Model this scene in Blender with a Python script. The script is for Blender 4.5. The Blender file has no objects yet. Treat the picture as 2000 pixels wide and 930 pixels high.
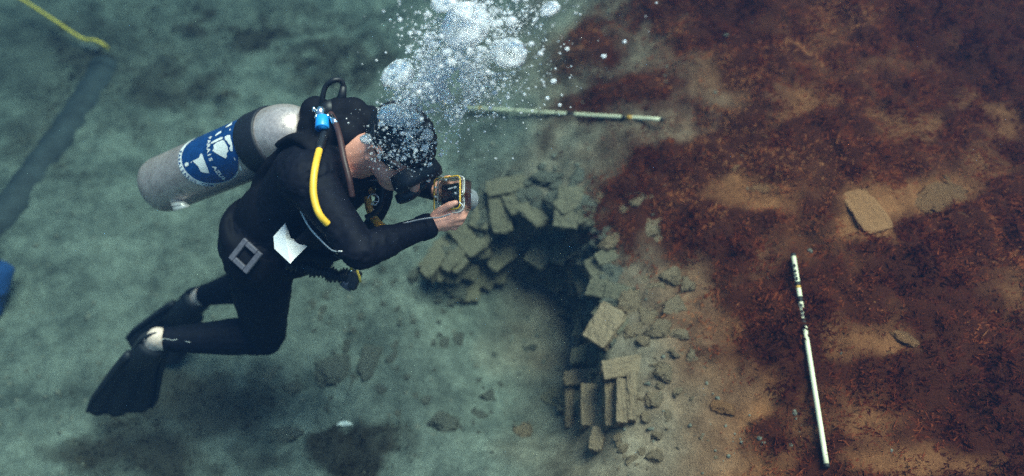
import bpy, bmesh, math, random
import numpy as np
from mathutils import Vector, Matrix
from mathutils.bvhtree import BVHTree

random.seed(7); RNG = np.random.default_rng(7)
SC = bpy.context.scene
COL = SC.collection

# ------------------------------------------------------------------ camera
F = 1540.0; W2, H2 = 1000.0, 465.0          # focal length and half size in photograph pixels
CAMZ = 2.4; PITCH = math.radians(55)
CPOS = np.array((0.0, 0.0, CAMZ))
CR = np.array((1.0, 0, 0)); CF = np.array((0, math.cos(PITCH), -math.sin(PITCH))); CU = np.array((0, math.sin(PITCH), math.cos(PITCH)))
cd = bpy.data.cameras.new('camera'); cam = bpy.data.objects.new('camera', cd); COL.objects.link(cam)
cd.sensor_width = 36; cd.lens = 36 * F / 2000; cd.clip_end = 200; cd.clip_start = 0.05
cam.location = CPOS; cam.rotation_euler = (math.radians(90) - PITCH, 0, 0)
cd.dof.use_dof = True; cd.dof.focus_distance = 2.17; cd.dof.aperture_fstop = .9
SC.camera = cam

# ------------------------------------------------------------------ sky, sun, exposure
SUN_EL, SUN_AZ = math.radians(69), math.radians(62)      # azimuth measured from +Y towards +X
wd = bpy.data.worlds.new('World'); SC.world = wd; wd.use_nodes = True
nt = wd.node_tree; bg = nt.nodes['Background']
sky = nt.nodes.new('ShaderNodeTexSky'); sky.sky_type = 'NISHITA'; sky.sun_disc = False
sky.sun_elevation = SUN_EL; sky.sun_rotation = SUN_AZ
nt.links.new(sky.outputs[0], bg.inputs[0]); bg.inputs[1].default_value = 0.15
sl = bpy.data.lights.new('sun', 'SUN'); sl.energy = 5.0; sl.angle = math.radians(32); sl.color = (1.0, 0.88, 0.77)
so = bpy.data.objects.new('sun', sl); COL.objects.link(so)
sdir = Vector((math.sin(SUN_AZ) * math.cos(SUN_EL), math.cos(SUN_AZ) * math.cos(SUN_EL), math.sin(SUN_EL)))
so.rotation_euler = sdir.to_track_quat('Z', 'Y').to_euler(); so.location = sdir * 20
SC.view_settings.view_transform = 'Standard'; SC.view_settings.look = 'None'
SC.view_settings.gamma = 1.0; SC.view_settings.use_curve_mapping = False
SC.view_settings.exposure = 1.38
SC.cycles.use_denoising = False      # the photograph is grainy
SC.cycles.sample_clamp_indirect = 4.0; SC.cycles.max_bounces = 8; SC.cycles.transparent_max_bounces = 24; SC.cycles.volume_bounces = 1

# ------------------------------------------------------------------ pixel helpers
def V(px, py, d):
    """point at photograph pixel (px, py), d metres along the view axis"""
    return CPOS + d * (CF + CR * ((px - W2) / F) + CU * ((H2 - py) / F))
def C3(r, u, b):
    """direction given as (right, up, towards viewer)"""
    v = CR * r + CU * u - CF * b
    return v / np.linalg.norm(v)
def PIX(x, y, z):
    vx, vy, vz = x, y, z - CAMZ
    d = vy * CF[1] + vz * CF[2]
    return W2 + F * vx / d, H2 - F * (vy * CU[1] + vz * CU[2]) / d, d

# ------------------------------------------------------------------ noise
def _h(ix, iy, iz, s):
    n = (ix * 374761393 + iy * 668265263 + iz * 2147483647 + s * 974634541) & 0xffffffff
    n = ((n ^ (n >> 13)) * 1274126177) & 0xffffffff
    return ((n ^ (n >> 16)) & 0xffff) / 65535.0
def vn(x, y, z=None, s=0):
    x = np.asarray(x, float); y = np.asarray(y, float); z = np.zeros_like(x) if z is None else np.asarray(z, float)
    ix, iy, iz = (np.floor(a).astype(np.int64) for a in (x, y, z))
    fx, fy, fz = x - ix, y - iy, z - iz
    fx, fy, fz = (f * f * f * (f * (f * 6 - 15) + 10) for f in (fx, fy, fz))
    def L(a, b, t): return a + (b - a) * t
    r = [L(L(_h(ix, iy, iz + k, s), _h(ix + 1, iy, iz + k, s), fx), L(_h(ix, iy + 1, iz + k, s), _h(ix + 1, iy + 1, iz + k, s), fx), fy) for k in (0, 1)]
    return L(r[0], r[1], fz) * 2 - 1
def fbm(x, y, z=None, o=4, s=0):
    t = 0; a = 1; n = 0; f = 1
    for k in range(o):
        t = t + a * vn(np.asarray(x) * f, np.asarray(y) * f, None if z is None else np.asarray(z) * f, s + k * 17); n += a; a *= .5; f *= 2.03
    return t / n
def ss(a, b, x):
    t = np.clip((x - a) / (b - a), 0, 1); return t * t * (3 - 2 * t)

# ------------------------------------------------------------------ materials
MATS = {}
def mat(name):
    m = bpy.data.materials.new(name); m.use_nodes = True; MATS[name] = m
    return m, m.node_tree, m.node_tree.nodes['Principled BSDF']
def N(t, typ, **kw):
    n = t.nodes.new(typ)
    for k, v in kw.items():
        if k.startswith('i_'): n.inputs[int(k[2:]) if k[2:].isdigit() else k[2:].replace('_', ' ')].default_value = v
        else: setattr(n, k, v)
    return n
def ramp(t, fac, cols):
    r = N(t, 'ShaderNodeValToRGB'); e = r.color_ramp.elements
    while len(e) < len(cols): e.new(0.5)
    for el, (p, c) in zip(e, cols): el.position = p; el.color = (*c, 1)
    t.links.new(fac, r.inputs[0]); return r.outputs[0]
def noise(t, scale, detail=4, rough=.6, co=None):
    n = N(t, 'ShaderNodeTexNoise'); n.inputs['Scale'].default_value = scale; n.inputs['Detail'].default_value = detail; n.inputs['Roughness'].default_value = rough
    if co is not None: t.links.new(co, n.inputs['Vector'])
    return n.outputs[0]
def bump(t, b, h, strength=.4, dist=.01):
    n = N(t, 'ShaderNodeBump'); n.inputs['Strength'].default_value = strength; n.inputs['Distance'].default_value = dist
    t.links.new(h, n.inputs['Height']); t.links.new(n.outputs[0], b.inputs['Normal'])
def mixc(t, fac, a, b, mode='MIX'):
    n = N(t, 'ShaderNodeMix', data_type='RGBA', blend_type=mode)
    for s, v in ((0, fac), (6, a), (7, b)):
        if isinstance(v, bpy.types.NodeSocket): t.links.new(v, n.inputs[s])
        else: n.inputs[s].default_value = v if s == 0 else (*v, 1)
    return n.outputs[2]
def plain(name, col, rough=.5, metal=0, var=.25, scale=30, bmp=0, coord='Object', spec=None):
    m, t, b = mat(name)
    tc = N(t, 'ShaderNodeTexCoord')
    n = noise(t, scale, 4, .6, tc.outputs[coord])
    c = ramp(t, n, [(.3, tuple(x * (1 - var) for x in col)), (.7, tuple(min(1, x * (1 + var)) for x in col))])
    t.links.new(c, b.inputs['Base Color']); b.inputs['Roughness'].default_value = rough; b.inputs['Metallic'].default_value = metal
    if spec is not None: b.inputs['Specular IOR Level'].default_value = spec
    if bmp: bump(t, b, n, bmp, .004)
    return m

# ------------------------------------------------------------------ mesh helpers
def root_of(o):
    while o.parent: o = o.parent
    return o
def tag(o, label=None, cat=None, group=None, kind=None):
    for k, v in (('label', label), ('category', cat), ('group', group), ('kind', kind)):
        if v: o[k] = v
    return o
def empty(name, loc, label=None, cat=None, group=None):
    o = bpy.data.objects.new(name, None); o.empty_display_size = .05; COL.objects.link(o); o.location = tuple(loc)
    return tag(o, label, cat, group)
def link(name, me, parent=None, loc=None):
    o = bpy.data.objects.new(name, me); COL.objects.link(o)
    if parent is not None: o.parent = parent
    if loc is not None: o.location = tuple(loc)
    return o
class MB:
    def __init__(s): s.v = []; s.f = []
    def add(s, vs, fs):
        n = len(s.v); s.v += [tuple(map(float, p)) for p in vs]; s.f += [tuple(i + n for i in f) for f in fs]; return s
    def box(s, c, ax, ay, az, hx, hy, hz):
        c, ax, ay, az = map(np.asarray, (c, ax, ay, az))
        vs = [c + ax * hx * i + ay * hy * j + az * hz * k for k in (-1, 1) for j in (-1, 1) for i in (-1, 1)]
        return s.add(vs, [(0, 2, 3, 1), (4, 5, 7, 6), (0, 1, 5, 4), (2, 6, 7, 3), (0, 4, 6, 2), (1, 3, 7, 5)])
    def loft(s, pts, rx, ry=None, side=None, n=20, cap=True):
        """closed tube through pts; rx, ry radii per point; side = direction of rx"""
        P = [np.asarray(p, float) for p in pts]; m = len(P); ry = rx if ry is None else ry
        base = len(s.v); vs = []
        prev = None
        for i in range(m):
            t = P[min(i + 1, m - 1)] - P[max(i - 1, 0)]; t = t / (np.linalg.norm(t) + 1e-9)
            if side is not None: a = np.asarray(side[i] if isinstance(side, list) else side, float)
            else: a = prev if prev is not None else (np.array((0, 0, 1.)) if abs(t[2]) < .9 else np.array((1., 0, 0)))
            a = a - t * a.dot(t); a = a / (np.linalg.norm(a) + 1e-9); prev = a; b = np.cross(t, a)
            for k in range(n):
                q = 2 * math.pi * k / n; vs.append(P[i] + a * rx[i] * math.cos(q) + b * ry[i] * math.sin(q))
        fs = [(i * n + k, i * n + (k + 1) % n, (i + 1) * n + (k + 1) % n, (i + 1) * n + k) for i in range(m - 1) for k in range(n)]
        if cap: fs += [tuple(range(n - 1, -1, -1)), tuple((m - 1) * n + k for k in range(n))]
        return s.add(vs, fs)
    def capsule(s, p0, p1, r0, r1, n=16, side=None, flat=1.0):
        p0, p1 = np.asarray(p0, float), np.asarray(p1, float); L = np.linalg.norm(p1 - p0) + 1e-9; t = (p1 - p0) / L
        pts = []; rr = []
        for a in np.linspace(-math.pi / 2 + .15, 0, 5): pts.append(p0 + t * r0 * math.sin(a)); rr.append(r0 * math.cos(a))
        for q in (.25, .5, .75): pts.append(p0 + t * L * q); rr.append(r0 + (r1 - r0) * q)
        for a in np.linspace(0, math.pi / 2 - .15, 5): pts.append(p1 + t * r1 * math.sin(a)); rr.append(r1 * math.cos(a))
        return s.loft(pts, rr, [r * flat for r in rr], side, n)
    def ellipsoid(s, c, ax, ay, az, rx, ry, rz, n=20, m=12):
        c, ax, ay, az = (np.asarray(q, float) for q in (c, ax, ay, az))
        pts = [c + az * rz * math.sin(a) for a in np.linspace(-math.pi / 2 + .08, math.pi / 2 - .08, m)]
        rr = [math.cos(a) for a in np.linspace(-math.pi / 2 + .08, math.pi / 2 - .08, m)]
        return s.loft(pts, [r * rx for r in rr], [r * ry for r in rr], ax, n)
    def build(s, name, m, parent=None, smooth=True, bevel=0):
        me = bpy.data.meshes.new(name); off = np.array(root_of(parent).location) if parent is not None else np.zeros(3)
        me.from_pydata([tuple(np.array(v) - off) for v in s.v], [], s.f); me.update()
        if m: me.materials.append(MATS[m] if isinstance(m, str) else m)
        o = link(name, me, parent)
        if bevel:
            md = o.modifiers.new('b', 'BEVEL'); md.width = bevel; md.segments = 2; md.limit_method = 'ANGLE'; md.angle_limit = math.radians(40)
            md.harden_normals = False
        if smooth: me.polygons.foreach_set('use_smooth', [True] * len(me.polygons))
        return o
def curve_pts(ctrl, n=12):
    """Catmull-Rom through control points"""
    P = [np.asarray(p, float) for p in ctrl]; P = [2 * P[0] - P[1]] + P + [2 * P[-1] - P[-2]]; out = []
    for i in range(1, len(P) - 2):
        for t in np.linspace(0, 1, n, endpoint=False):
            a, b, c, d = P[i - 1:i + 3]
            out.append(.5 * (2 * b + (c - a) * t + (2 * a - 5 * b + 4 * c - d) * t * t + (3 * b - a - 3 * c + d) * t ** 3))
    return out + [P[-2]]
def tube(name, ctrl, r, m, parent, n=10, seg=10, flat=1):
    P = curve_pts(ctrl, seg); return MB().loft(P, [r] * len(P), [r * flat] * len(P), None, n).build(name, m, parent)
def remesh(o, voxel, smooth=4, fac=.5):
    md = o.modifiers.new('r', 'REMESH'); md.mode = 'VOXEL'; md.voxel_size = voxel; md.use_smooth_shade = True
    if smooth: sm = o.modifiers.new('s', 'SMOOTH'); sm.iterations = smooth; sm.factor = fac
    dg = bpy.context.evaluated_depsgraph_get(); ev = o.evaluated_get(dg)
    me = bpy.data.meshes.new_from_object(ev); o.modifiers.clear(); old = o.data; mats = list(old.materials); o.data = me
    me.materials.clear()
    for q in mats: me.materials.append(q)
    me.polygons.foreach_set('use_smooth', [True] * len(me.polygons)); bpy.data.meshes.remove(old)
    return o
def mesh_np(name, verts, quads=None, tris=None, m=None, smooth=False):
    me = bpy.data.meshes.new(name); nv = len(verts); me.vertices.add(nv); me.vertices.foreach_set('co', np.asarray(verts, np.float32).ravel())
    idx = []; st = []; tot = 0
    for a, k in ((quads, 4), (tris, 3)):
        if a is None or len(a) == 0: continue
        a = np.asarray(a, np.int32); idx.append(a.ravel()); st.append(tot + np.arange(len(a)) * k); tot += a.size
    idx = np.concatenate(idx); st = np.concatenate(st)
    me.loops.add(len(idx)); me.loops.foreach_set('vertex_index', idx); me.polygons.add(len(st)); me.polygons.foreach_set('loop_start', st.astype(np.int32))
    me.update(calc_edges=True)
    if smooth: me.polygons.foreach_set('use_smooth', [True] * len(st))
    if m: me.materials.append(MATS[m])
    return me

# ================================================================== materials
def make_materials():
    # seabed
    m, t, b = mat('sand'); tc = N(t, 'ShaderNodeTexCoord'); co = tc.outputs['Object']
    at = N(t, 'ShaderNodeAttribute', attribute_name='algae'); ru = N(t, 'ShaderNodeAttribute', attribute_name='rust')
    big = noise(t, 3.5, 6, .65, co); fine = noise(t, 60, 5, .7, co); gr = noise(t, 320, 2, .6, co)
    pale = ramp(t, big, [(.32, (.17, .185, .155)), (.5, (.35, .37, .30)), (.68, (.52, .54, .43))])  # grey-green silt, partly standing in for the tint of farther water
    warm_tint = ramp(t, big, [(.3, (.56, .20, .075)), (.7, (.90, .37, .15))])
    tan = ramp(t, big, [(.3, (.42, .30, .20)), (.7, (.80, .59, .40))])
    c = mixc(t, ramp(t, ru.outputs['Fac'], [(.05, (0, 0, 0)), (.40, (1, 1, 1))]), pale, tan)
    c = mixc(t, ramp(t, ru.outputs['Fac'], [(.45, (0, 0, 0)), (.9, (1, 1, 1))]), c, warm_tint)
    mid = noise(t, 14, 5, .7, co)
    c = mixc(t, .42, c, ramp(t, mid, [(.36, (.45, .45, .45)), (.62, (1, 1, 1))]), 'MULTIPLY')
    c = mixc(t, .55, c, ramp(t, fine, [(.3, (.45, .45, .45)), (.7, (1, 1, 1))]), 'MULTIPLY')
    c = mixc(t, .5, c, ramp(t, gr, [(.35, (.5, .5, .5)), (.65, (1, 1, 1))]), 'MULTIPLY')
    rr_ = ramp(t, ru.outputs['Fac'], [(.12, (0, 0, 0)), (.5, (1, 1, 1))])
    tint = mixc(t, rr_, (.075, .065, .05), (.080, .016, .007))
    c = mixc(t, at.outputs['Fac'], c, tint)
    t.links.new(c, b.inputs['Base Color']); b.inputs['Roughness'].default_value = .95; b.inputs['Specular IOR Level'].default_value = .1
    bump(t, b, noise(t, 90, 6, .8, co), 1.0, .02)
    # algae
    m, t, b = mat('algae'); at = N(t, 'ShaderNodeAttribute', attribute_name='rnd'); ru = N(t, 'ShaderNodeAttribute', attribute_name='rust')
    warm = ramp(t, at.outputs['Fac'], [(0, (.07, .011, .006)), (.4, (.20, .038, .014)), (.75, (.34, .078, .027)), (1, (.50, .18, .07))])
    dull = ramp(t, at.outputs['Fac'], [(0, (.03, .024, .018)), (.6, (.075, .06, .04)), (1, (.15, .12, .08))])
    rr_ = ramp(t, ru.outputs['Fac'], [(.12, (0, 0, 0)), (.5, (1, 1, 1))])
    c = mixc(t, rr_, dull, warm)
    t.links.new(c, b.inputs['Base Color']); b.inputs['Roughness'].default_value = .9; b.inputs['Specular IOR Level'].default_value = .1
    # stones and bricks
    for nm, lo, mid, hi, sc in (('stone', (.16, .145, .11), (.34, .31, .235), (.52, .47, .36), 14), ('brick', (.12, .095, .062), (.28, .225, .145), (.46, .37, .24), 16), ('tan_stone', (.28, .17, .10), (.56, .37, .22), (.74, .52, .33), 14), ('rusty_stone', (.22, .08, .035), (.46, .19, .08), (.66, .32, .16), 12)):
        m, t, b = mat(nm); tc = N(t, 'ShaderNodeTexCoord'); oi = N(t, 'ShaderNodeObjectInfo'); co = tc.outputs['Object']
        n = noise(t, sc, 6, .7, co); f = noise(t, 90, 4, .7, co)
        c = ramp(t, n, [(.28, lo), (.5, mid), (.72, hi)])
        c = mixc(t, .8, c, ramp(t, f, [(.35, (.3, .3, .3)), (.65, (1, 1, 1))]), 'MULTIPLY')
        c = mixc(t, .45, c, ramp(t, oi.outputs['Random'], [(0, (.55, .55, .55)), (1, (1, 1, 1))]), 'MULTIPLY')
        ge = N(t, 'ShaderNodeNewGeometry'); sx = N(t, 'ShaderNodeSeparateXYZ'); t.links.new(ge.outputs['Normal'], sx.inputs[0])
        ad = N(t, 'ShaderNodeMath', operation='MULTIPLY_ADD'); t.links.new(n, ad.inputs[0]); ad.inputs[1].default_value = .9; t.links.new(sx.outputs[2], ad.inputs[2])
        silt = ramp(t, ad.outputs[0], [(.85, (0, 0, 0)), (1.25, (.55, .55, .55))])
        c = mixc(t, silt, c, {'stone': (.38, .36, .28), 'brick': (.36, .30, .20), 'tan_stone': (.62, .42, .26), 'rusty_stone': (.66, .30, .13)}[nm])
        t.links.new(c, b.inputs['Base Color']); b.inputs['Roughness'].default_value = .92; b.inputs['Specular IOR Level'].default_value = .15
        bump(t, b, noise(t, 45, 6, .75, co), 1.0, .03)
    # diver
    plain('neoprene', (.0035, .0040, .0085), .7, 0, .4, 60, .15, spec=.15)
    plain('nylon', (.0035, .0035, .006), .75, 0, .4, 40, .3, spec=.15)
    plain('rubber', (.007, .007, .009), .5, 0, .3, 40, .1)
    plain('fin_rubber', (.009, .010, .014), .6, 0, .3, 25, .1)
    plain('skin', (.86, .38, .26), .5, 0, .12, 35, .12)
    plain('pale_skin', (.88, .62, .50), .55, 0, .1, 35, .1)
    plain('hair', (.006, .005, .006), .5, 0, .5, 200, .6)
    plain('yellow_hose', (.85, .48, .035), .4, 0, .12, 40, .1)
    plain('orange_hose', (.62, .27, .02), .45, 0, .15, 40, .1)
    plain('brown_hose', (.055, .022, .018), .5, 0, .2, 40)
    plain('yellow_rope', (.75, .5, .06), .7, 0, .2, 120, .3)
    plain('grey_strap', (.30, .29, .30), .6, 0, .2, 60)
    plain('chrome', (.75, .75, .74), .14, 1, .08, 60)
    plain('blue_plastic', (.015, .28, .75), .35, 0, .1, 40)
    plain('white_sheet', (.92, .88, .84), .4, 0, .05, 20)
    plain('white_trim', (.75, .72, .68), .5, 0, .1, 60)
    plain('grey_plastic', (.11, .10, .12), .4, 0, .25, 60, .2)
    plain('silver_label', (.62, .58, .52), .3, .3, .12, 80)
    plain('sticker_blue', (.006, .045, .17), .4, 0, .25, 40)
    plain('sticker_white', (.88, .84, .78), .45, 0, .06, 60)
    plain('orange_paint', (.75, .30, .06), .5, 0, .2, 90)
    plain('black_band', (.008, .008, .012), .55, 0, .3, 70, .2)
    plain('camera_black', (.01, .01, .013), .25, 0, .2, 40)
    plain('camera_silver', (.50, .52, .53), .3, .4, .1, 40)
    plain('pipe_dark', (.032, .038, .038), .8, 0, .4, 12, .4)
    plain('blue_drum', (.02, .07, .22), .5, 0, .2, 12)
    plain('pole_white', (.86, .75, .50), .5, 0, .1, 25, .1)
    plain('pole_black', (.02, .017, .015), .6, 0, .3, 60)
    plain('pole_orange', (.72, .34, .05), .5, 0, .15, 60)
    plain('shell', (.80, .77, .70), .35, 0, .1, 60, .1)
    # galvanised / brushed aluminium tank, scuffed
    m, t, b = mat('tank_metal'); tc = N(t, 'ShaderNodeTexCoord'); co = tc.outputs['Object']
    n = noise(t, 9, 6, .7, co); f = noise(t, 70, 5, .75, co); sp = noise(t, 26, 3, .6, co)
    c = ramp(t, n, [(.3, (.46, .36, .33)), (.7, (.70, .57, .52))])
    c = mixc(t, .35, c, ramp(t, f, [(.38, (.45, .42, .40)), (.55, (1, 1, 1))]), 'MULTIPLY')
    c = mixc(t, ramp(t, sp, [(.62, (0, 0, 0)), (.72, (.5, .5, .5))]), c, (.20, .17, .15))
    t.links.new(c, b.inputs['Base Color']); b.inputs['Metallic'].default_value = .55
    t.links.new(ramp(t, f, [(.3, (.30, .30, .30)), (.7, (.46, .46, .46))]), b.inputs['Roughness']); bump(t, b, f, .25, .003)
    # air bubbles in water: refracting skin (air inside water, so the rim reflects totally) with patchy white standing in for fine froth and the bright surface's reflection
    for nm, whiten, sc in (('bubble', (.40, .72), 40), ('bubble_cap', (.02, .85), 2.2)):
        m, t, b = mat(nm); out = t.nodes['Material Output']; t.nodes.remove(b)
        tc = N(t, 'ShaderNodeTexCoord'); nz = noise(t, sc, 5, .68, tc.outputs['Object'])
        gl = N(t, 'ShaderNodeBsdfGlass'); gl.inputs['IOR'].default_value = .75; gl.inputs['Roughness'].default_value = .05; gl.inputs[0].default_value = (1, 1, 1, 1)
        di = N(t, 'ShaderNodeBsdfTranslucent'); di.inputs[0].default_value = (.95, .95, .95, 1); dd = N(t, 'ShaderNodeBsdfDiffuse'); dd.inputs[0].default_value = (.95, .95, .95, 1)
        m0 = N(t, 'ShaderNodeMixShader', i_0=.6); t.links.new(di.outputs[0], m0.inputs[1]); t.links.new(dd.outputs[0], m0.inputs[2])
        f = ramp(t, nz, [(.38, (whiten[0],) * 3), (.66, (whiten[1],) * 3)])
        m1 = N(t, 'ShaderNodeMixShader'); t.links.new(f, m1.inputs[0]); t.links.new(gl.outputs[0], m1.inputs[1]); t.links.new(m0.outputs[0], m1.inputs[2]); t.links.new(m1.outputs[0], out.inputs[0])
        if nm == 'bubble_cap':
            bp = N(t, 'ShaderNodeBump'); bp.inputs['Strength'].default_value = .6; bp.inputs['Distance'].default_value = .01; t.links.new(nz, bp.inputs['Height']); t.links.new(bp.outputs[0], gl.inputs['Normal'])
    # clear acrylic
    m, t, b = mat('clear_plastic'); out = t.nodes['Material Output']
    lw = N(t, 'ShaderNodeLayerWeight'); lw.inputs[0].default_value = .3
    f = ramp(t, lw.outputs['Fresnel'], [(0, (.10, .10, .10)), (.8, (.8, .8, .8))])
    tr = N(t, 'ShaderNodeBsdfTransparent'); tr.inputs[0].default_value = (.93, .96, .97, 1)
    gl = N(t, 'ShaderNodeBsdfGlossy'); gl.inputs['Roughness'].default_value = .06
    mx = N(t, 'ShaderNodeMixShader'); t.links.new(f, mx.inputs[0]); t.links.new(tr.outputs[0], mx.inputs[1]); t.links.new(gl.outputs[0], mx.inputs[2]); t.links.new(mx.outputs[0], out.inputs[0])
    # sea water
    m, t, b = mat('sea_water'); out = t.nodes['Material Output']; t.nodes.remove(b)
    pv = N(t, 'ShaderNodeVolumePrincipled'); pv.inputs['Color'].default_value = (.007, .021, .050, 1); pv.inputs['Absorption Color'].default_value = (.052, .23, .23, 1)
    pv.inputs['Density'].default_value = .30; pv.inputs['Anisotropy'].default_value = .25
    t.links.new(pv.outputs[0], out.inputs['Volume'])
make_materials()

# ================================================================== seabed
PITC = (0.01, 1.58)
def base_h(x, y):
    return -.60 + .82 * ss(-.95, 1.35, x + .08 * (y - 1.8)) + .05 * fbm(x * .9, y * .9, o=3, s=3)
def ground(x, y, fine=True):
    x = np.asarray(x, float); y = np.asarray(y, float)
    b = base_h(x, y)
    u, v = x - PITC[0], y - PITC[1]
    ang = np.arctan2(v, u); wob = 1 + .12 * fbm(np.cos(ang) * 2.2 + 5, np.sin(ang) * 2.2, o=3, s=9)
    r = np.hypot(u / .33, v / .40) / wob
    steep = ss(-.75, .1, np.cos(ang - math.radians(52)))          # steep to the right and back, gentle to the left and front
    r0 = .42 + .40 * steep; r1 = 2.3 - 1.18 * steep
    mask = 1 - ss(r0, r1, r)
    z = b + (-.665 - .10 * np.clip(u, -.5, .3) - b) * mask
    if fine:
        z = z + .034 * fbm(x * 4, y * 4, o=4, s=21) + .016 * fbm(x * 16, y * 16, o=4, s=31) * (1 - .3 * mask)
    return z
def hit(px, py, lift=0.0):
    """where the sight line through a photograph pixel meets the seabed"""
    ds = np.arange(1.6, 6.0, .01); P = CPOS[None] + ds[:, None] * (CF + CR * ((px - W2) / F) + CU * ((H2 - py) / F))[None]
    g = ground(P[:, 0], P[:, 1]) + lift; k = int(np.argmax(P[:, 2] < g))
    return P[k], ds[k]
CLEAR = [(1830, 395, 120, 42, .9), (1690, 420, 60, 55, .9), (1480, 372, 95, 26, .8), (1235, 75, 45, 40, .5), (1290, 115, 60, 30, .45), (1350, 150, 50, 40, .45),
         (1370, 190, 60, 26, .5), (1780, 245, 90, 45, .6), (1950, 270, 70, 60, .6), (1920, 205, 60, 40, .55), (1720, 672, 110, 42, .75), (1800, 905, 170, 45, .75), (1660, 820, 70, 40, .5),
         (1435, 800, 55, 42, .9), (1300, 840, 110, 110, 1), (1420, 640, 50, 30, .5), (1560, 190, 60, 30, .45), (1950, 345, 80, 30, .5), (1980, 590, 60, 60, .4), (1640, 640, 50, 50, .4),
         (1300, 560, 50, 50, .7), (1250, 250, 70, 35, .45), (1520, 215, 50, 30, .4), (1750, 130, 80, 30, .3), (1600, 60, 80, 30, .3), (1220, 330, 40, 40, .4), (1480, 900, 60, 40, .5)]
PATCH = [(120, 110, 330, 150, .42), (430, 30, 260, 60, .3), (330, 70, 90, 40, .35), (60, 60, 90, 60, .4), (300, 260, 90, 40, .3), (560, 250, 60, 40, .3), (380, 790, 190, 75, .62), (250, 885, 120, 60, .7), (690, 885, 85, 60, 1.0), (480, 70, 120, 45, .8), (330, 165, 110, 45, .6), (690, 110, 90, 40, .65),  # weed spots; the broad far-left ones are added to darken that dim corner
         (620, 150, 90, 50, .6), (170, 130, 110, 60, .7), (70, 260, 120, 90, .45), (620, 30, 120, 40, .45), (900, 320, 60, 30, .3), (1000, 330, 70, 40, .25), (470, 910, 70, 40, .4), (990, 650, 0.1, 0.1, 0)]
def cover(x, y, z):
    px, py, d = PIX(x, y, z)
    n1 = fbm(x * 3.2, y * 3.2, o=4, s=41); n2 = fbm(x * 9, y * 9, o=3, s=51)
    edge = np.interp(py, [-300, 0, 250, 450, 600, 700, 930, 1300], [1060, 1060, 1085, 1190, 1290, 1320, 1405, 1490])
    a = ss(-150, 210, px - edge + 190 * n1 + 110 * n2) * (1.0 + .40 * n1)
    a = a * 1.12 * (.70 + .26 * ss(-.32, .12, fbm(x * 6.5, y * 6.5, o=4, s=45)))
    a = np.where(px > edge - 260, np.maximum(a, 0), 0)
    wx = px + 45 * n1 + 30 * n2; wy = py + 30 * fbm(x * 4 + 9, y * 4, o=3, s=61)
    for cx, cy, rx, ry, k in CLEAR:
        q = np.hypot((wx + 40 * n2 - cx) / rx, (wy + 30 * n1 - cy) / ry); a = a * (1 - 1.0 * k * (1 - ss(.25, 1.45, q)))
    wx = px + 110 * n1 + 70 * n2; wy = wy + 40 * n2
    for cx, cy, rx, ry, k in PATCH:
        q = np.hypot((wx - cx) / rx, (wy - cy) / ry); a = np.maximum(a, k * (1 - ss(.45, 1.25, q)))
    warm_tint = ss(820, 1600, px + 160 * n1)  # redder rightwards: brown sediment plus the water's loss of red, painted into the colour
    return np.clip(a, 0, 1), warm_tint
def make_seabed():
    def axis(a, b, st, far):
        c = np.arange(a, b, st); k = np.cumsum(st * 1.28 ** np.arange(1, 24)); k = k[k < far]
        return np.concatenate([a - k[::-1], c, c[-1] + k])
    xs = axis(-2.4, 2.7, .0122, 13); ys = axis(.35, 3.9, .0122, 13)
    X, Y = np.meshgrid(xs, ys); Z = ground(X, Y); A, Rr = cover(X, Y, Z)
    Z = Z + A * (.022 + .045 * fbm(X * 9, Y * 9, o=3, s=71) + .012 * fbm(X * 40, Y * 40, o=2, s=77))
    nx, ny = len(xs), len(ys)
    i = (np.arange(ny - 1)[:, None] * nx + np.arange(nx - 1)[None]).ravel()
    me = mesh_np('seabed', np.stack([X, Y, Z], -1).reshape(-1, 3), quads=np.stack([i, i + 1, i + nx + 1, i + nx], -1), m='sand', smooth=True)
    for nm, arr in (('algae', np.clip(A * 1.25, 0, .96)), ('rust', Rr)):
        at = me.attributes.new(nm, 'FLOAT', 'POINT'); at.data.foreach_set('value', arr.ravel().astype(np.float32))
    tag(link('seabed', me), 'silty sand seabed sloping up into brown weed', None, None, 'structure')
make_seabed()

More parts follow.
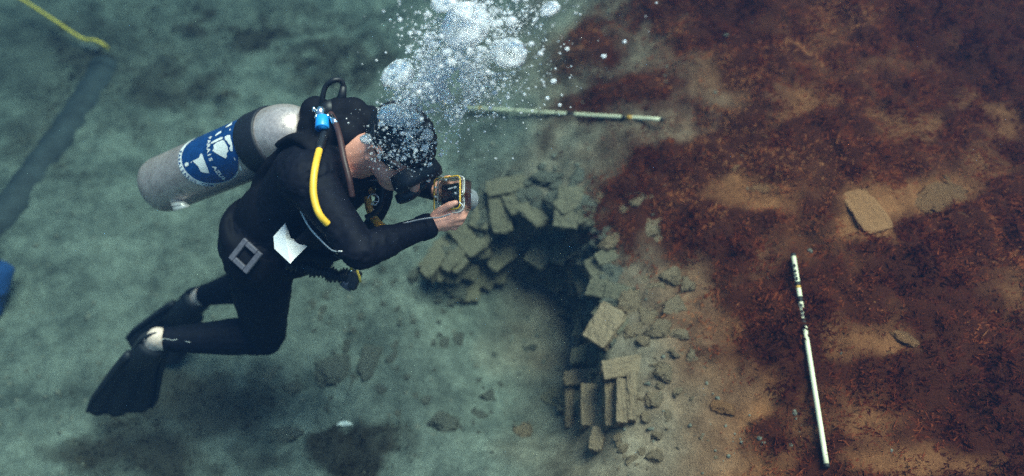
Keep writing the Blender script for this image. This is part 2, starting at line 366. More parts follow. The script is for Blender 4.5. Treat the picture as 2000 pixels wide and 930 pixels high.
def make_algae():
    M = 600000
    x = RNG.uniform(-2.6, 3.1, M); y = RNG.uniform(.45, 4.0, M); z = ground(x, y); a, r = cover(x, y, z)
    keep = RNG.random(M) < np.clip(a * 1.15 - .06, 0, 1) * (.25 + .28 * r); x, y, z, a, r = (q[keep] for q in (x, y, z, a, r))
    z = z + a * (.016 + .045 * fbm(x * 9, y * 9, o=3, s=71)) - .004
    K = 5; n = len(x)
    fl = fbm(x * 1.4, y * 1.4, o=2, s=81) * 3.0
    h = (.005 + .015 * RNG.random(n) ** 1.5) * (.55 + .6 * a) * (.6 + .9 * np.clip(.5 + fbm(x * 14, y * 14, o=2, s=97), 0, 1))
    X = np.repeat(x, K) + RNG.normal(0, .009, n * K); Y = np.repeat(y, K) + RNG.normal(0, .009, n * K); Z = np.repeat(z, K)
    Hh = np.repeat(h, K) * RNG.uniform(.5, 1.25, n * K); th = RNG.uniform(0, 2 * math.pi, n * K); lean = RNG.uniform(.5, 2.0, n * K)
    fx = np.cos(np.repeat(fl, K)) * .25; fy = np.sin(np.repeat(fl, K)) * .25
    dx = np.cos(th) * lean * .8 + fx; dy = np.sin(th) * lean * .8 + fy
    w = .0007 + .0009 * RNG.random(n * K); sx, sy = -np.sin(th) * w, np.cos(th) * w
    B = np.stack([X, Y, Z], -1); S = np.stack([sx, sy, np.zeros_like(sx)], -1)
    Mi = B + np.stack([dx * Hh * .4, dy * Hh * .4, Hh * .62], -1); T = B + np.stack([dx * Hh, dy * Hh, Hh * RNG.uniform(.6, 1.1, n * K)], -1)
    Vt = np.stack([B - S, B + S, Mi + S * 1.5, T - S * .3], 1).reshape(-1, 3)
    i = np.arange(n * K) * 4
    me = mesh_np('brown_algae', Vt, quads=np.stack([i, i + 1, i + 2, i + 3], -1), m='algae')
    rnd = np.clip(np.repeat(.48 + .45 * fbm(x * 7, y * 7, o=4, s=91) + .5 * fbm(x * 2.2, y * 2.2, o=2, s=95), K) + RNG.normal(0, .16, n * K), 0, 1)
    for nm, arr in (('rnd', rnd), ('rust', np.repeat(r, K))):
        at = me.attributes.new(nm, 'FLOAT', 'POINT'); at.data.foreach_set('value', np.repeat(arr, 4).astype(np.float32))
    tag(link('brown_algae', me), 'feathery red brown algae carpeting the seabed', 'algae', None, 'stuff')
    print('ALGAE blades', n * K)
make_algae()

# ================================================================== stones and bricks
def rock_mesh(seed, sub=3, rough=.35, flat=1.0, blocky=0.0):
    """broken stone: hull of random points, cut finer and roughened"""
    rg = np.random.default_rng(100 + seed); bm = bmesh.new()
    pts = rg.normal(0, 1, (26, 3)); pts /= np.linalg.norm(pts, axis=1, keepdims=True)
    if blocky: pts = pts * (1 - blocky) + blocky * .85 * pts / np.max(np.abs(pts), 1, keepdims=True)
    pts *= rg.uniform(.78, 1.08, (26, 1))
    vs = [bm.verts.new(p) for p in pts]; r = bmesh.ops.convex_hull(bm, input=vs)
    bmesh.ops.delete(bm, geom=[v for v in bm.verts if not v.link_faces], context='VERTS')
    bmesh.ops.bevel(bm, geom=bm.edges[:], offset=.07, segments=1, affect='EDGES')
    bmesh.ops.triangulate(bm, faces=bm.faces[:]); bmesh.ops.subdivide_edges(bm, edges=[e for e in bm.edges if e.calc_length() > .2], cuts=2); bmesh.ops.triangulate(bm, faces=bm.faces[:])
    bmesh.ops.subdivide_edges(bm, edges=[e for e in bm.edges if e.calc_length() > .22], cuts=1); bmesh.ops.triangulate(bm, faces=bm.faces[:])
    P = np.array([v.co[:] for v in bm.verts])
    P = P * (1 + .35 * rough * fbm(P[:, 0] * 2.2 + seed * 7, P[:, 1] * 2.2, P[:, 2] * 2.2, o=3, s=seed)[:, None] + .45 * rough * fbm(P[:, 0] * 7 + seed, P[:, 1] * 7, P[:, 2] * 7, o=2, s=seed + 5)[:, None])
    P[:, 2] *= flat
    for v, p in zip(bm.verts, P): v.co = p
    me = bpy.data.meshes.new('stone'); bm.to_mesh(me); bm.free()
    me.polygons.foreach_set('use_smooth', [True] * len(me.polygons))
    return me
def brick_mesh(seed, sx, sy, sz, wear=.009):
    """worn brick: subdivided box with rounded, chipped edges"""
    bm = bmesh.new(); bmesh.ops.create_cube(bm, size=2); bmesh.ops.subdivide_edges(bm, edges=bm.edges[:], cuts=7, use_grid_fill=True)
    P = np.array([v.co[:] for v in bm.verts]); Q = P * np.array((sx, sy, sz)) / 2
    ed = np.sort(np.abs(P), 1); e = np.clip((ed[:, 1] - .5) * 2, 0, 1) ** 2 * np.clip((ed[:, 2] - .5) * 2, 0, 1)
    n = fbm(Q[:, 0] * 22 + seed * 3.1, Q[:, 1] * 22, Q[:, 2] * 22, o=3, s=seed)
    Q = Q * (1 - (e * .07 * (1 + 1.6 * n))[:, None]) * (1 + .05 * fbm(Q[:, 0] * 9 + seed, Q[:, 1] * 9, Q[:, 2] * 9, o=2, s=seed + 3)[:, None]) + (P / (np.linalg.norm(P, axis=1, keepdims=True))) * (wear * n + .004 * vn(Q[:, 0] * 90 + seed, Q[:, 1] * 90, Q[:, 2] * 90))[:, None]
    for v, p in zip(bm.verts, Q): v.co = p
    me = bpy.data.meshes.new('brick'); bm.to_mesh(me); bm.free()
    return me
ROCKS = [rock_mesh(k, 3, .60, .75, .25) for k in range(6)]
SLABS = [rock_mesh(20 + k, 3, .45, .8, .85) for k in range(4)]
BRICKS = [brick_mesh(k, .24, .115, .06) for k in range(5)]
for m_, q in ((ROCKS, 'stone'), (SLABS, 'stone'), (BRICKS, 'brick')):
    for me in m_: me.materials.append(MATS[q])
RUSTY = []
for src in ROCKS[:3] + SLABS[:2]:
    c = src.copy(); c.materials[0] = MATS['rusty_stone']; RUSTY.append(c)
TILE = brick_mesh(50, .24, .115, .06, .0005); TILE.materials.append(MATS['rusty_stone'])
TAN = []
for src in ROCKS[:5] + SLABS[:3]:
    c = src.copy(); c.materials[0] = MATS['tan_stone']; TAN.append(c)
TANB = []
for src in BRICKS:
    c = src.copy(); c.materials[0] = MATS['tan_stone']; TANB.append(c)
def normal_at(x, y):
    e = .03; g = lambda a, b: float(ground(np.array([a]), np.array([b]), False)[0])
    n = Vector((-(g(x + e, y) - g(x - e, y)) / (2 * e), -(g(x, y + e) - g(x, y - e)) / (2 * e), 1)); return n.normalized()
def img_dir(P, ang):
    """horizontal world direction at P that reads as ang degrees (counter-clockwise from right) in the picture"""
    a = math.radians(ang); px, py, d = PIX(*P)
    best = None
    for k in range(180):
        t = math.pi * 2 * k / 180; q = P + .05 * np.array((math.cos(t), math.sin(t), 0)); x, y, _ = PIX(*q)
        v = np.array((x - px, -(y - py))); v /= np.linalg.norm(v); s = v[0] * math.cos(a) + v[1] * math.sin(a)
        if best is None or s > best[0]: best = (s, t)
    return Vector((math.cos(best[1]), math.sin(best[1]), 0))
def place(name, me, P, xdir, up, scale=(1, 1, 1), parent=None):
    up = Vector(up).normalized(); x = Vector(xdir); x = (x - up * x.dot(up)).normalized(); y = up.cross(x)
    o = bpy.data.objects.new(name, me); COL.objects.link(o)
    p = Vector(tuple(P))
    if parent is not None: o.parent = parent; p = p - parent.location
    o.matrix_local = Matrix.Translation(p) @ Matrix((x, y, up)).transposed().to_4x4() @ Matrix.Diagonal((*scale, 1))
    return o
def jig(v, a): return Vector(v) + Vector((random.uniform(-a, a), random.uniform(-a, a), random.uniform(-a, a)))

def make_pit_wall():
    pp, _ = hit(1150, 640)
    root = empty('pit_lining', pp, 'tumbled pale brick and stone lining round the dug pit', 'ruin')
    # rubble and brick ends sunk in the steep right and back slope
    for k in range(190):
        a = math.radians(random.uniform(-52, 150)); r = random.uniform(.86, 1.22)
        x = PITC[0] + .33 * r * math.cos(a); y = PITC[1] + .40 * r * math.sin(a); z = float(ground(np.array([x]), np.array([y]))[0])
        n = normal_at(x, y); radial = Vector((math.cos(a), math.sin(a), 0)); radial.rotate(Matrix.Rotation(random.uniform(-.8, .8), 3, 'Z')); u = n * .5 + Vector((0, 0, .5))
        if random.random() < .25:
            place('brick', random.choice(BRICKS), Vector((x, y, z)) - n * .008, jig(radial, .2), jig(u, .2), (random.uniform(.45, .75), random.uniform(.5, .8), random.uniform(.6, 1.0)), root)
        else:
            q = random.uniform(.022, .05); place('stone', random.choice(SLABS + ROCKS), Vector((x, y, z)) - n * q * .1, jig(radial, .6), jig(u, .35), (q * 1.4, q, q * .7), root)
    # bricks that can be picked out: (px, py, picture angle, kind, scale, lift, tilt)
    def B(px, py, ang, sc=(1, 1, 1), lift=.02, up=None, me=None):
        P, d = hit(px, py); n = normal_at(P[0], P[1]); u = (Vector((0, 0, 1)) * .75 + n * .25) if up is None else Vector(up)
        P = P + np.array(u.normalized()) * lift * .45
        return place('brick', me or random.choice(TANB if px > 1080 and py > 580 else BRICKS), P, img_dir(P, ang), jig(u, .08), tuple(q * .72 for q in sc), root)
    B(932, 476, 40, (.95, 1.1, 1.3), .05); B(984, 498, 38, (1.15, 1.15, 1.3), .05); B(1064, 490, 55, (1.1, 1.3, 1.2), .05)
    B(1037, 412, -42, (1.15, 1.2, 1.5), .04); B(1113, 412, 75, (1.1, 1.3, 1.5), .04); B(990, 372, 10, (1, 1, 1.4), .03)
    B(857, 510, 55, (1.2, .8, 1.2), .03); B(893, 502, 48, (1.1, .6, 1.1), .03)
    B(1142, 560, -68, (1.1, .75, 1.3), .05, (-.5, .1, 1)); B(1174, 546, -66, (1, .8, 1.2), .06, (-.5, .1, 1))
    B(1186, 642, 48, (.9, 1.25, 1.4), .07, (-.35, -.2, 1)); B(1216, 722, 10, (.92, .85, 1.5), .05, (-.05, -.25, 1)); B(1142, 738, 6, (1.0, .7, 1.2), .06, (0, -.3, 1))
    for px, py, w in ((1110, 806, .55), (1148, 802, 1.0), (1187, 798, .6), (1208, 795, .62), (1233, 782, .5)):
        B(px, py, random.uniform(88, 94), (random.uniform(.9, 1.1), w * .8, 2.0), random.uniform(.05, .085), (random.uniform(-.1, .1), -.12, 1))
    B(1170, 864, 80, (.5, .6, 1.4), .02)
    # encrusted stones on the rim
    def S(px, py, wpx, hpx, ang, me=None, lift=.015):
        P, d = hit(px, py); s = d / F; n = normal_at(P[0], P[1])
        P = P + np.array((0, 0, lift - .012)); return place('stone', me or random.choice(ROCKS + SLABS if px < 1160 else TAN), P, img_dir(P, ang), jig(n, .25), (wpx * s * .5, hpx * s * .62, (wpx + hpx) * s * .2), root)
    for q in ((1060, 352, 80, 30, 5), (1178, 392, 44, 40, 20), (1250, 396, 58, 26, 0), (1230, 456, 62, 36, -20), (1188, 478, 70, 34, 0), (1190, 512, 34, 20, -15), (1305, 545, 54, 52, 30),
              (1228, 596, 66, 60, 50), (1284, 643, 46, 54, 70), (1295, 728, 40, 44, 40), (1315, 600, 50, 40, 10), (1340, 560, 44, 36, -10), (1150, 430, 40, 34, 30), (1010, 345, 60, 26, -10), (945, 400, 60, 36, 20),
              (920, 430, 50, 34, -20), (1290, 470, 40, 30, 15), (1130, 350, 46, 34, 0), (1325, 655, 60, 36, 0), (1255, 670, 36, 28, 20), (1350, 700, 44, 30, -20), (1280, 780, 44, 34, 10), (1262, 815, 30, 26, 30)): S(*q)
    # packed rubble bank along the back rim and down the right side
    path = [(880, 430), (940, 395), (1010, 370), (1080, 372), (1140, 385), (1200, 410), (1240, 460), (1270, 510), (1280, 570), (1285, 630), (1290, 700), (1270, 760)]
    for k in range(110):
        t = random.uniform(0, len(path) - 1.001); i = int(t); f = t - i; px = path[i][0] * (1 - f) + path[i + 1][0] * f + random.gauss(0, 34); py = path[i][1] * (1 - f) + path[i + 1][1] * f + random.gauss(0, 26)
        w = random.uniform(18, 60); S(px, py, w, w * random.uniform(.5, .9), random.uniform(-80, 80), random.choice((SLABS + ROCKS) if px < 1190 else TAN), random.uniform(-.012, .008))
make_pit_wall()
def make_grit():
    """broken shell and stone grit too fine to count"""
    bm = bmesh.new(); bmesh.ops.create_icosphere(bm, subdivisions=1, radius=1); V0 = np.array([v.co[:] for v in bm.verts]); F0 = np.array([[q.index for q in f.verts] for f in bm.faces]); bm.free()
    n = 9000; x = RNG.uniform(-2.2, 1.1, n); y = RNG.uniform(.6, 3.6, n); k = RNG.random(n) < .35 + .65 * ss(-.1, .35, fbm(x * 2.1, y * 2.1, o=3, s=131)); x, y = x[k], y[k]; n = len(x); z = ground(x, y)
    r = .002 + .010 * RNG.random(n) ** 4; sc = RNG.uniform(.5, 1.5, (n, 1, 3)) * np.array((1, 1, .6)); J = 1 + RNG.normal(0, .18, (n, len(V0), 1))
    P = np.stack([x, y, z], -1)[:, None, :] + V0[None] * J * sc * r[:, None, None]
    tr = (F0[None] + (np.arange(n) * len(V0))[:, None, None]).reshape(-1, 3)
    tag(link('shell_grit', mesh_np('shell_grit', P.reshape(-1, 3), tris=tr, m='stone')), 'fine grit of broken shell and stone on the sand', 'grit', None, 'stuff')
make_grit()

def make_loose_stones():
    def S(name, px, py, wpx, hpx, ang, label, cat, me, group=None, lift=.004, thick=.4):
        P, d = hit(px, py); s = d / F; n = normal_at(P[0], P[1]); P = P + np.array((0, 0, lift))
        o = place(name, me, P, img_dir(P, ang), jig(n, .1), (wpx * s * .5, hpx * s * .55, min(wpx, hpx) * s * thick))
        return tag(o, label, cat, group)
    S('stone', 524, 738, 70, 32, 52, 'long pale stone lying beside the round stone with a hole, below the diver\'s knee', 'stone', SLABS[0])
    o = S('holed_stone', 569, 760, 44, 36, 10, 'small round tan stone with a dark hole in it', 'stone', ROCKS[1])
    S('stone', 655, 722, 90, 70, 30, 'large silted block with a blunt corner half buried in sand', 'stone', SLABS[1], thick=.45)
    S('stone', 718, 712, 92, 46, 68, 'silted slab leaning against the large half buried block', 'stone', SLABS[2])
    S('stone', 632, 606, 56, 26, -70, 'narrow pale stone standing out of rubble under the hanging hose', 'stone', SLABS[0])
    S('stone', 897, 664, 28, 34, 0, 'small rounded pale stone lying in the slope of the pit', 'stone', ROCKS[2])
    S('stone', 864, 830, 62, 50, 20, 'knobbly pale stone with a shadowed underside on bare sand', 'stone', ROCKS[3], thick=.6)
    S('stone', 952, 775, 42, 36, -40, 'small silted stone with one pale rim, on the sand before the pit', 'stone', ROCKS[4])
    S('stone', 1022, 845, 48, 42, 0, 'rounded pale stone beside the row of upright bricks', 'stone', TAN[0])
    S('stone', 560, 850, 36, 58, 80, 'crumbly sand coloured stone beside the brown weed patch', 'stone', ROCKS[0])
    S('stone', 545, 790, 40, 24, 20, 'flat silted stone under the round stone with the hole', 'stone', SLABS[0], thick=.3)
    S('brick_fragment', 1279, 892, 30, 38, 70, 'bright pale angular brick fragment alone on warm sand', 'brick', TAN[6], thick=.6)
    S('stone', 1412, 796, 60, 44, -5, 'pale rusty slab in the weed beside the warm sand', 'stone', RUSTY[3])
    t = S('tile', 1688, 418, 96, 62, -55, 'flat rectangular orange tan tile lying in brown weed', 'tile', TILE); t.scale = (.80, .92, .45); t.location.z += .012
    S('stone', 1830, 392, 150, 62, 20, 'broad smooth pale boulder beside the orange tan tile', 'stone', RUSTY[0], thick=.3)
    S('stone', 1490, 370, 120, 26, -12, 'long low pale stone ridge in weed with a small block at its end', 'stone', RUSTY[4])
    S('stone', 1436, 334, 22, 30, 75, 'small upright rusty block at the end of the long stone ridge', 'stone', RUSTY[3], thick=.7)
    S('stone', 1760, 655, 90, 30, -35, 'long rust dusted stone showing through weed beyond the upright scale pole', 'stone', RUSTY[4])
    S('stone', 1720, 690, 80, 26, -30, 'low rust dusted stone next to the long one beyond the scale pole', 'stone', RUSTY[2])
    # white bivalve shell
    P, d = hit(674, 834); mb = MB(); r = 15 * d / F
    vs = []; fs = []; n, m = 12, 6
    for i in range(m + 1):
        for k in range(n + 1):
            a = math.pi * k / n; q = i / m; rr = r * q * (1 + .05 * (k % 2)); vs.append(P + np.array((math.cos(a) * rr, math.sin(a) * rr * .55, .006 + .35 * r * math.sin(q * math.pi * .55))))
    fs = [(i * (n + 1) + k, i * (n + 1) + k + 1, (i + 1) * (n + 1) + k + 1, (i + 1) * (n + 1) + k) for i in range(m) for k in range(n)]
    o = mb.add(vs, fs).build('shell', 'shell'); md = o.modifiers.new('s', 'SOLIDIFY'); md.thickness = .002
    tag(o, 'small white curved sea shell lying on bare sand', 'shell')
    # hole of the holed stone
    Ph, dh = hit(567, 762, .02)
    # rubble over the sand left of and in front of the pit
    sets = [(90, (560, 1050, 620, 900), 'small silted pebble on the bare sand in front of the pit'), (90, (600, 900, 480, 700), 'small silted pebble of the rubble under the diver\'s chest'),
            (40, (900, 1330, 320, 420), 'small silted pebble among the stones behind the pit'), (60, (1180, 1400, 680, 920), 'small warm tan pebble beside the row of upright bricks')]
    k = 0
    for num, (xa, xb, ya, yb), lab in sets:
        for _ in range(num):
            k += 1; P, d = hit(RNG.uniform(xa, xb), RNG.uniform(ya, yb)); s = .006 + .026 * random.random() ** 2.6
            o = place('pebble', TAN[k % 8] if xa > 1100 else ROCKS[k % 6], P + np.array((0, 0, -s * .1)), jig((1, 0, 0), 1), jig((0, 0, 1), .6), (s * random.uniform(.9, 1.6), s, s * random.uniform(.5, .8)))
            tag(o, lab, 'pebble', 'rubble pebbles round the pit')
make_loose_stones()

# ================================================================== scale poles, rope, pipe, drum
def scale_pole(a, b, label, bands, chips):
    A, _ = hit(*a); Bp, _ = hit(*b); n = 14; r = .0078
    mids = [A + (Bp - A) * t for t in np.linspace(0, 1, 15)]
    z = max(float(ground(np.array([m[0]]), np.array([m[1]]))[0] - m[2]) for m in mids[1:-1]); lift = np.array((0, 0, max(z, 0) * .6 + .03))
    A = A + lift; Bp = Bp + lift; t = (Bp - A) / np.linalg.norm(Bp - A); L = np.linalg.norm(Bp - A)
    root = empty('scale_pole', A, label, 'pole')
    nb = 24; MB().loft([A + t * L * q for q in np.linspace(0, 1, nb)], [r] * nb, None, None, 14).build('shaft', 'pole_white', root)
    for q0, q1, m in bands:
        MB().loft([A + t * L * q0, A + t * L * q1], [r * 1.06] * 2, None, None, 14).build('painted_band', m, root)
    for q, side in chips:      # flaked paint
        c = A + t * L * q; ax = np.cross(t, (0, 0, 1.)); ax /= np.linalg.norm(ax); up = np.cross(ax, t)
        MB().ellipsoid(c + up * r * .55 + ax * r * side * .5, ax, t, up, r * .6, r * random.uniform(.7, 1.6), r * .62, 10, 6).build('dark_growth', 'pole_black', root)
    for e, s in ((A, -1), (Bp, 1)):
        MB().loft([e + t * s * -.004, e + t * s * .006], [r * 1.12] * 2, None, None, 14).build('end_cap', 'pole_black', root)
    return root
scale_pole((905, 226), (1288, 252), 'white scale pole with dark bands and orange ring lying on weed behind the bubbles', [(.10, .115, 'pole_orange'), (.57, .61, 'pole_black'), (.83, .85, 'pole_black'), (.851, .875, 'pole_orange')],
           [(.30, .6), (.36, -.6), (.43, .3), (.445, -.4), (.52, .5)])
scale_pole((1543, 512), (1606, 918), 'white scale pole with flaked black bands lying upright in brown weed', [(.145, .165, 'pole_black'), (.165, .178, 'pole_orange'), (.222, .25, 'pole_black'), (.335, .375, 'pole_black')],
           [(.06, .7), (.09, .8), (.11, .7), (.13, .6), (.27, .5), (.29, -.5), (.30, .6)])
def make_left_things():
    # suction pipe lying in the sand
    ctrl = []
    for px, py in ((205, 128), (165, 195), (115, 270), (60, 345), (5, 420), (-70, 510)):
        P, d = hit(px, py); ctrl.append(P + np.array((0, 0, -.05)))
    P = curve_pts(ctrl, 14); root = empty('suction_pipe', ctrl[0], 'dark wide suction pipe half buried in green sand', 'pipe')
    rr = [.098 + .003 * math.sin(i * .9) for i in range(len(P))]
    MB().loft(P, rr, None, None, 18).build('pipe_wall', 'pipe_dark', root)
    t = P[1] - P[0]; t /= np.linalg.norm(t); MB().loft([P[0] - t * .01, P[0] + t * .05], [.106] * 2, None, None, 18).build('end_collar', 'pipe_dark', root)
    # yellow line
    c = []
    for px, py, l in ((-40, -45, .16), (40, -2, .14), (100, 36, .12), (158, 74, .08), (185, 79, .10), (203, 88, .10), (212, 97, .06)):
        Q, d = hit(px, py, l); c.append(Q)
    tag(tube('yellow_rope', c, .0085, 'yellow_rope', None, 8, 8), 'yellow rope running to the end of the dark suction pipe', 'rope')
    c = []
    for px, py, l in ((158, 88, .05), (175, 92, .05), (192, 99, .04)):
        Q, d = hit(px, py, l); c.append(Q)
    tag(tube('cord', c, .004, 'grey_strap', None, 6, 8), 'short grey cord lying under the end of the yellow rope', 'cord')
    # blue drum reaching into the frame
    P, d = hit(-36, 580, .08); root = empty('blue_drum', P, 'blue plastic drum only just showing at the edge beside bare sand', 'drum')
    ax = C3(.35, .9, .1); pts = []; rr = []
    for q, r in ((-.16, .02), (-.158, .075), (-.15, .088), (-.06, .09), (-.055, .094), (-.045, .094), (-.04, .09), (.04, .09), (.045, .094), (.055, .094), (.06, .09), (.15, .088), (.158, .075), (.16, .02)):
        pts.append(P + ax * q); rr.append(r)
    MB().loft(pts, rr, None, None, 28).build('drum_body', 'blue_drum', root)
    MB().loft([P + ax * .155, P + ax * .185], [.022, .022], None, None, 14).build('cap', 'rubber', root)
make_left_things()

# ================================================================== the diver
HIP = V(534, 478, 2.52); SHO = V(668, 326, 2.28)
A_ = (SHO - HIP) / np.linalg.norm(SHO - HIP)
B_ = C3(-.45, .80, -.2); B_ = B_ - A_ * B_.dot(A_); B_ /= np.linalg.norm(B_)
R_ = np.cross(A_, B_)
TL = np.linalg.norm(SHO - HIP)
HU = C3(.65, .30, .70); HR = C3(-.60, -.35, .72); HR = HR - HU * HR.dot(HU); HR /= np.linalg.norm(HR); HF = np.cross(HU, HR)
HEAD = V(778, 287, 2.13)
SR = V(604, 352, 2.15); ER = V(703, 491, 2.06); WR = V(838, 441, 2.195)
SLd = V(735, 312, 2.42); EL = V(764, 338, 2.62); WL = V(862, 373, 2.385)
HRj = V(505, 490, 2.44); KR = V(518, 655, 2.74); AR = V(316, 664, 2.70)
HLj = V(548, 474, 2.60); KL = V(500, 552, 2.93); AL = V(396, 578, 3.10)
def make_body():
    mb = MB()
    # torso
    st = [(-.15, .105, .085, .0), (-.08, .155, .115, .01), (.0, .172, .128, .015), (.28, .145, .108, .01), (.6, .155, .118, .02), (.85, .172, .12, .02), (1.0, .165, .10, .015), (1.1, .11, .075, .0), (1.17, .062, .058, -.01)]
    mb.loft([HIP + A_ * TL * s + B_ * o for s, w, d, o in st], [w for s, w, d, o in st], [d for s, w, d, o in st], R_, 28)
    # neck and head
    nb = SHO + A_ * .05 - B_ * .01; mb.capsule(nb, HEAD - HU * .06 - HF * .02, .062, .058)
    mb.ellipsoid(HEAD + HU * .025 - HF * .012, HR, HF, HU, .077, .098, .095)
    mb.ellipsoid(HEAD + HF * .030 - HU * .045, HR, HF, HU, .062, .066, .07)
    mb.ellipsoid(HEAD + HF * .055 - HU * .085, HR, HF, HU, .042, .042, .034)
    mb.capsule(HEAD + HF * .088 + HU * .02, HEAD + HF * .115 - HU * .02, .010, .016, 10)
    mb.capsule(HEAD + HF * .088 + HU * .036 - HR * .035, HEAD + HF * .088 + HU * .036 + HR * .035, .014, .014, 10)
    for s in (-1, 1):
        mb.ellipsoid(HEAD + HF * .084 - HU * .052, HR, HF, HU, .026, .012, .008, 12, 8)
        e = HEAD + HR * s * .076 - HF * .008 - HU * .005
        for k in range(9):      # ear rim
            a = -1.9 + k * .52; p = e + (-HF * math.cos(a * .9) * .018 + HU * math.sin(a * .9) * .031) * 1.0 + HR * s * .012
            mb.ellipsoid(p, HR, HF, HU, .0065, .0075, .0075, 8, 6)
        mb.ellipsoid(e, HR, HF, HU, .009, .018, .028, 12, 8)
    # arms
    mb.capsule(SHO - R_ * 0 + A_ * -.01, SR, .085, .078); mb.capsule(SHO, SLd, .085, .075)
    mb.capsule(SR, SR + (ER - SR) * .5, .068, .053); mb.capsule(SR + (ER - SR) * .45, ER, .053, .041)
    mb.capsule(ER, ER + (WR - ER) * .4, .041, .039); mb.capsule(ER + (WR - ER) * .35, WR, .039, .029, flat=.88)
    mb.capsule(SLd, EL, .070, .050); mb.capsule(EL, WL, .050, .031)
    # legs
    for Hj, K, An in ((HRj, KR, AR), (HLj, KL, AL)):
        mb.capsule(Hj, Hj + (K - Hj) * .55, .100, .086); mb.capsule(Hj + (K - Hj) * .5, K, .088, .062)
        mid = K + (An - K) * .34; mb.capsule(K, mid, .062, .060); mb.capsule(mid, An, .060, .036)
        mb.ellipsoid(Hj + B_ * .045 - A_ * .02, R_, B_, A_, .085, .08, .095)
    # feet
    for An, T in ((AR, FOOT_R), (AL, FOOT_L)):
        heel = An + (An - (KR if An is AR else KL)) / np.linalg.norm(An - (KR if An is AR else KL)) * .02
        mb.capsule(An, heel - T * .025, .037, .034); mb.capsule(heel - T * .02, heel + T * .17, .036, .030)
    # hands
    def hand(wr, palm, fingers, thumb, rs=1.0):
        k0, k3 = np.array(fingers[0][0]), np.array(fingers[3][0])
        mb.capsule(wr, palm, .027, .026)
        for f in fingers: mb.capsule(wr + (palm - wr) * .5, f[0], .019, .0135, 10)
        mb.capsule(k0, k3, .0125, .0115, 10)
        for f, r in zip(fingers, (.0095, .0098, .0093, .0082)):
            for i in range(3): mb.capsule(f[i], f[i + 1], r * (1 - .08 * i), r * (1 - .08 * (i + 1)), 10)
        mb.capsule(wr + (palm - wr) * .3, thumb[0], .021, .016, 10); mb.capsule(thumb[0], thumb[1], .0150, .0115, 10); mb.capsule(thumb[1], thumb[2], .0115, .0105, 10); mb.capsule(thumb[2], thumb[3], .0105, .0085, 10)
    Fi = [[(882, 419, 2.180), (903, 414, 2.19), (909, 402, 2.22), (904, 394, 2.24)], [(879, 429, 2.183), (905, 425, 2.195), (911, 412, 2.225), (906, 402, 2.25)],
          [(875, 437, 2.19), (899, 436, 2.205), (907, 423, 2.235), (902, 413, 2.255)], [(868, 444, 2.2), (889, 446, 2.215), (897, 436, 2.24), (894, 427, 2.26)]]
    hand(WR, V(860, 431, 2.19), [[V(*q) for q in f] for f in Fi], [V(*q) for q in ((852, 420, 2.18), (862, 410, 2.165), (877, 401, 2.152), (890, 396, 2.15))])
    Fl = [[(884, 362, 2.345), (894, 357, 2.325), (900, 361, 2.305), (903, 368, 2.30)], [(884, 371, 2.345), (895, 368, 2.325), (902, 372, 2.305), (904, 378, 2.3)],
          [(883, 380, 2.345), (894, 379, 2.325), (900, 383, 2.31), (902, 388, 2.30)], [(880, 388, 2.35), (889, 389, 2.33), (894, 393, 2.315), (896, 397, 2.305)]]
    hand(WL, V(872, 375, 2.365), [[V(*q) for q in f] for f in Fl], [V(*q) for q in ((866, 364, 2.36), (868, 354, 2.34), (872, 349, 2.32), (878, 347, 2.30))])
    body = mb.build('person', 'skin'); remesh(body, .0045, 5, .5)
    tag(body, 'diver in black wetsuit kneeling in mid water, photographing the pit', 'person')
    return body
def unit(v): return v / np.linalg.norm(v)
FIN_R_TIP = V(236, 788, 3.03); FIN_L_TIP = V(296, 684, 3.30)
FOOT_R = unit(FIN_R_TIP - AR); FOOT_L = unit(FIN_L_TIP - AL)
body = make_body()

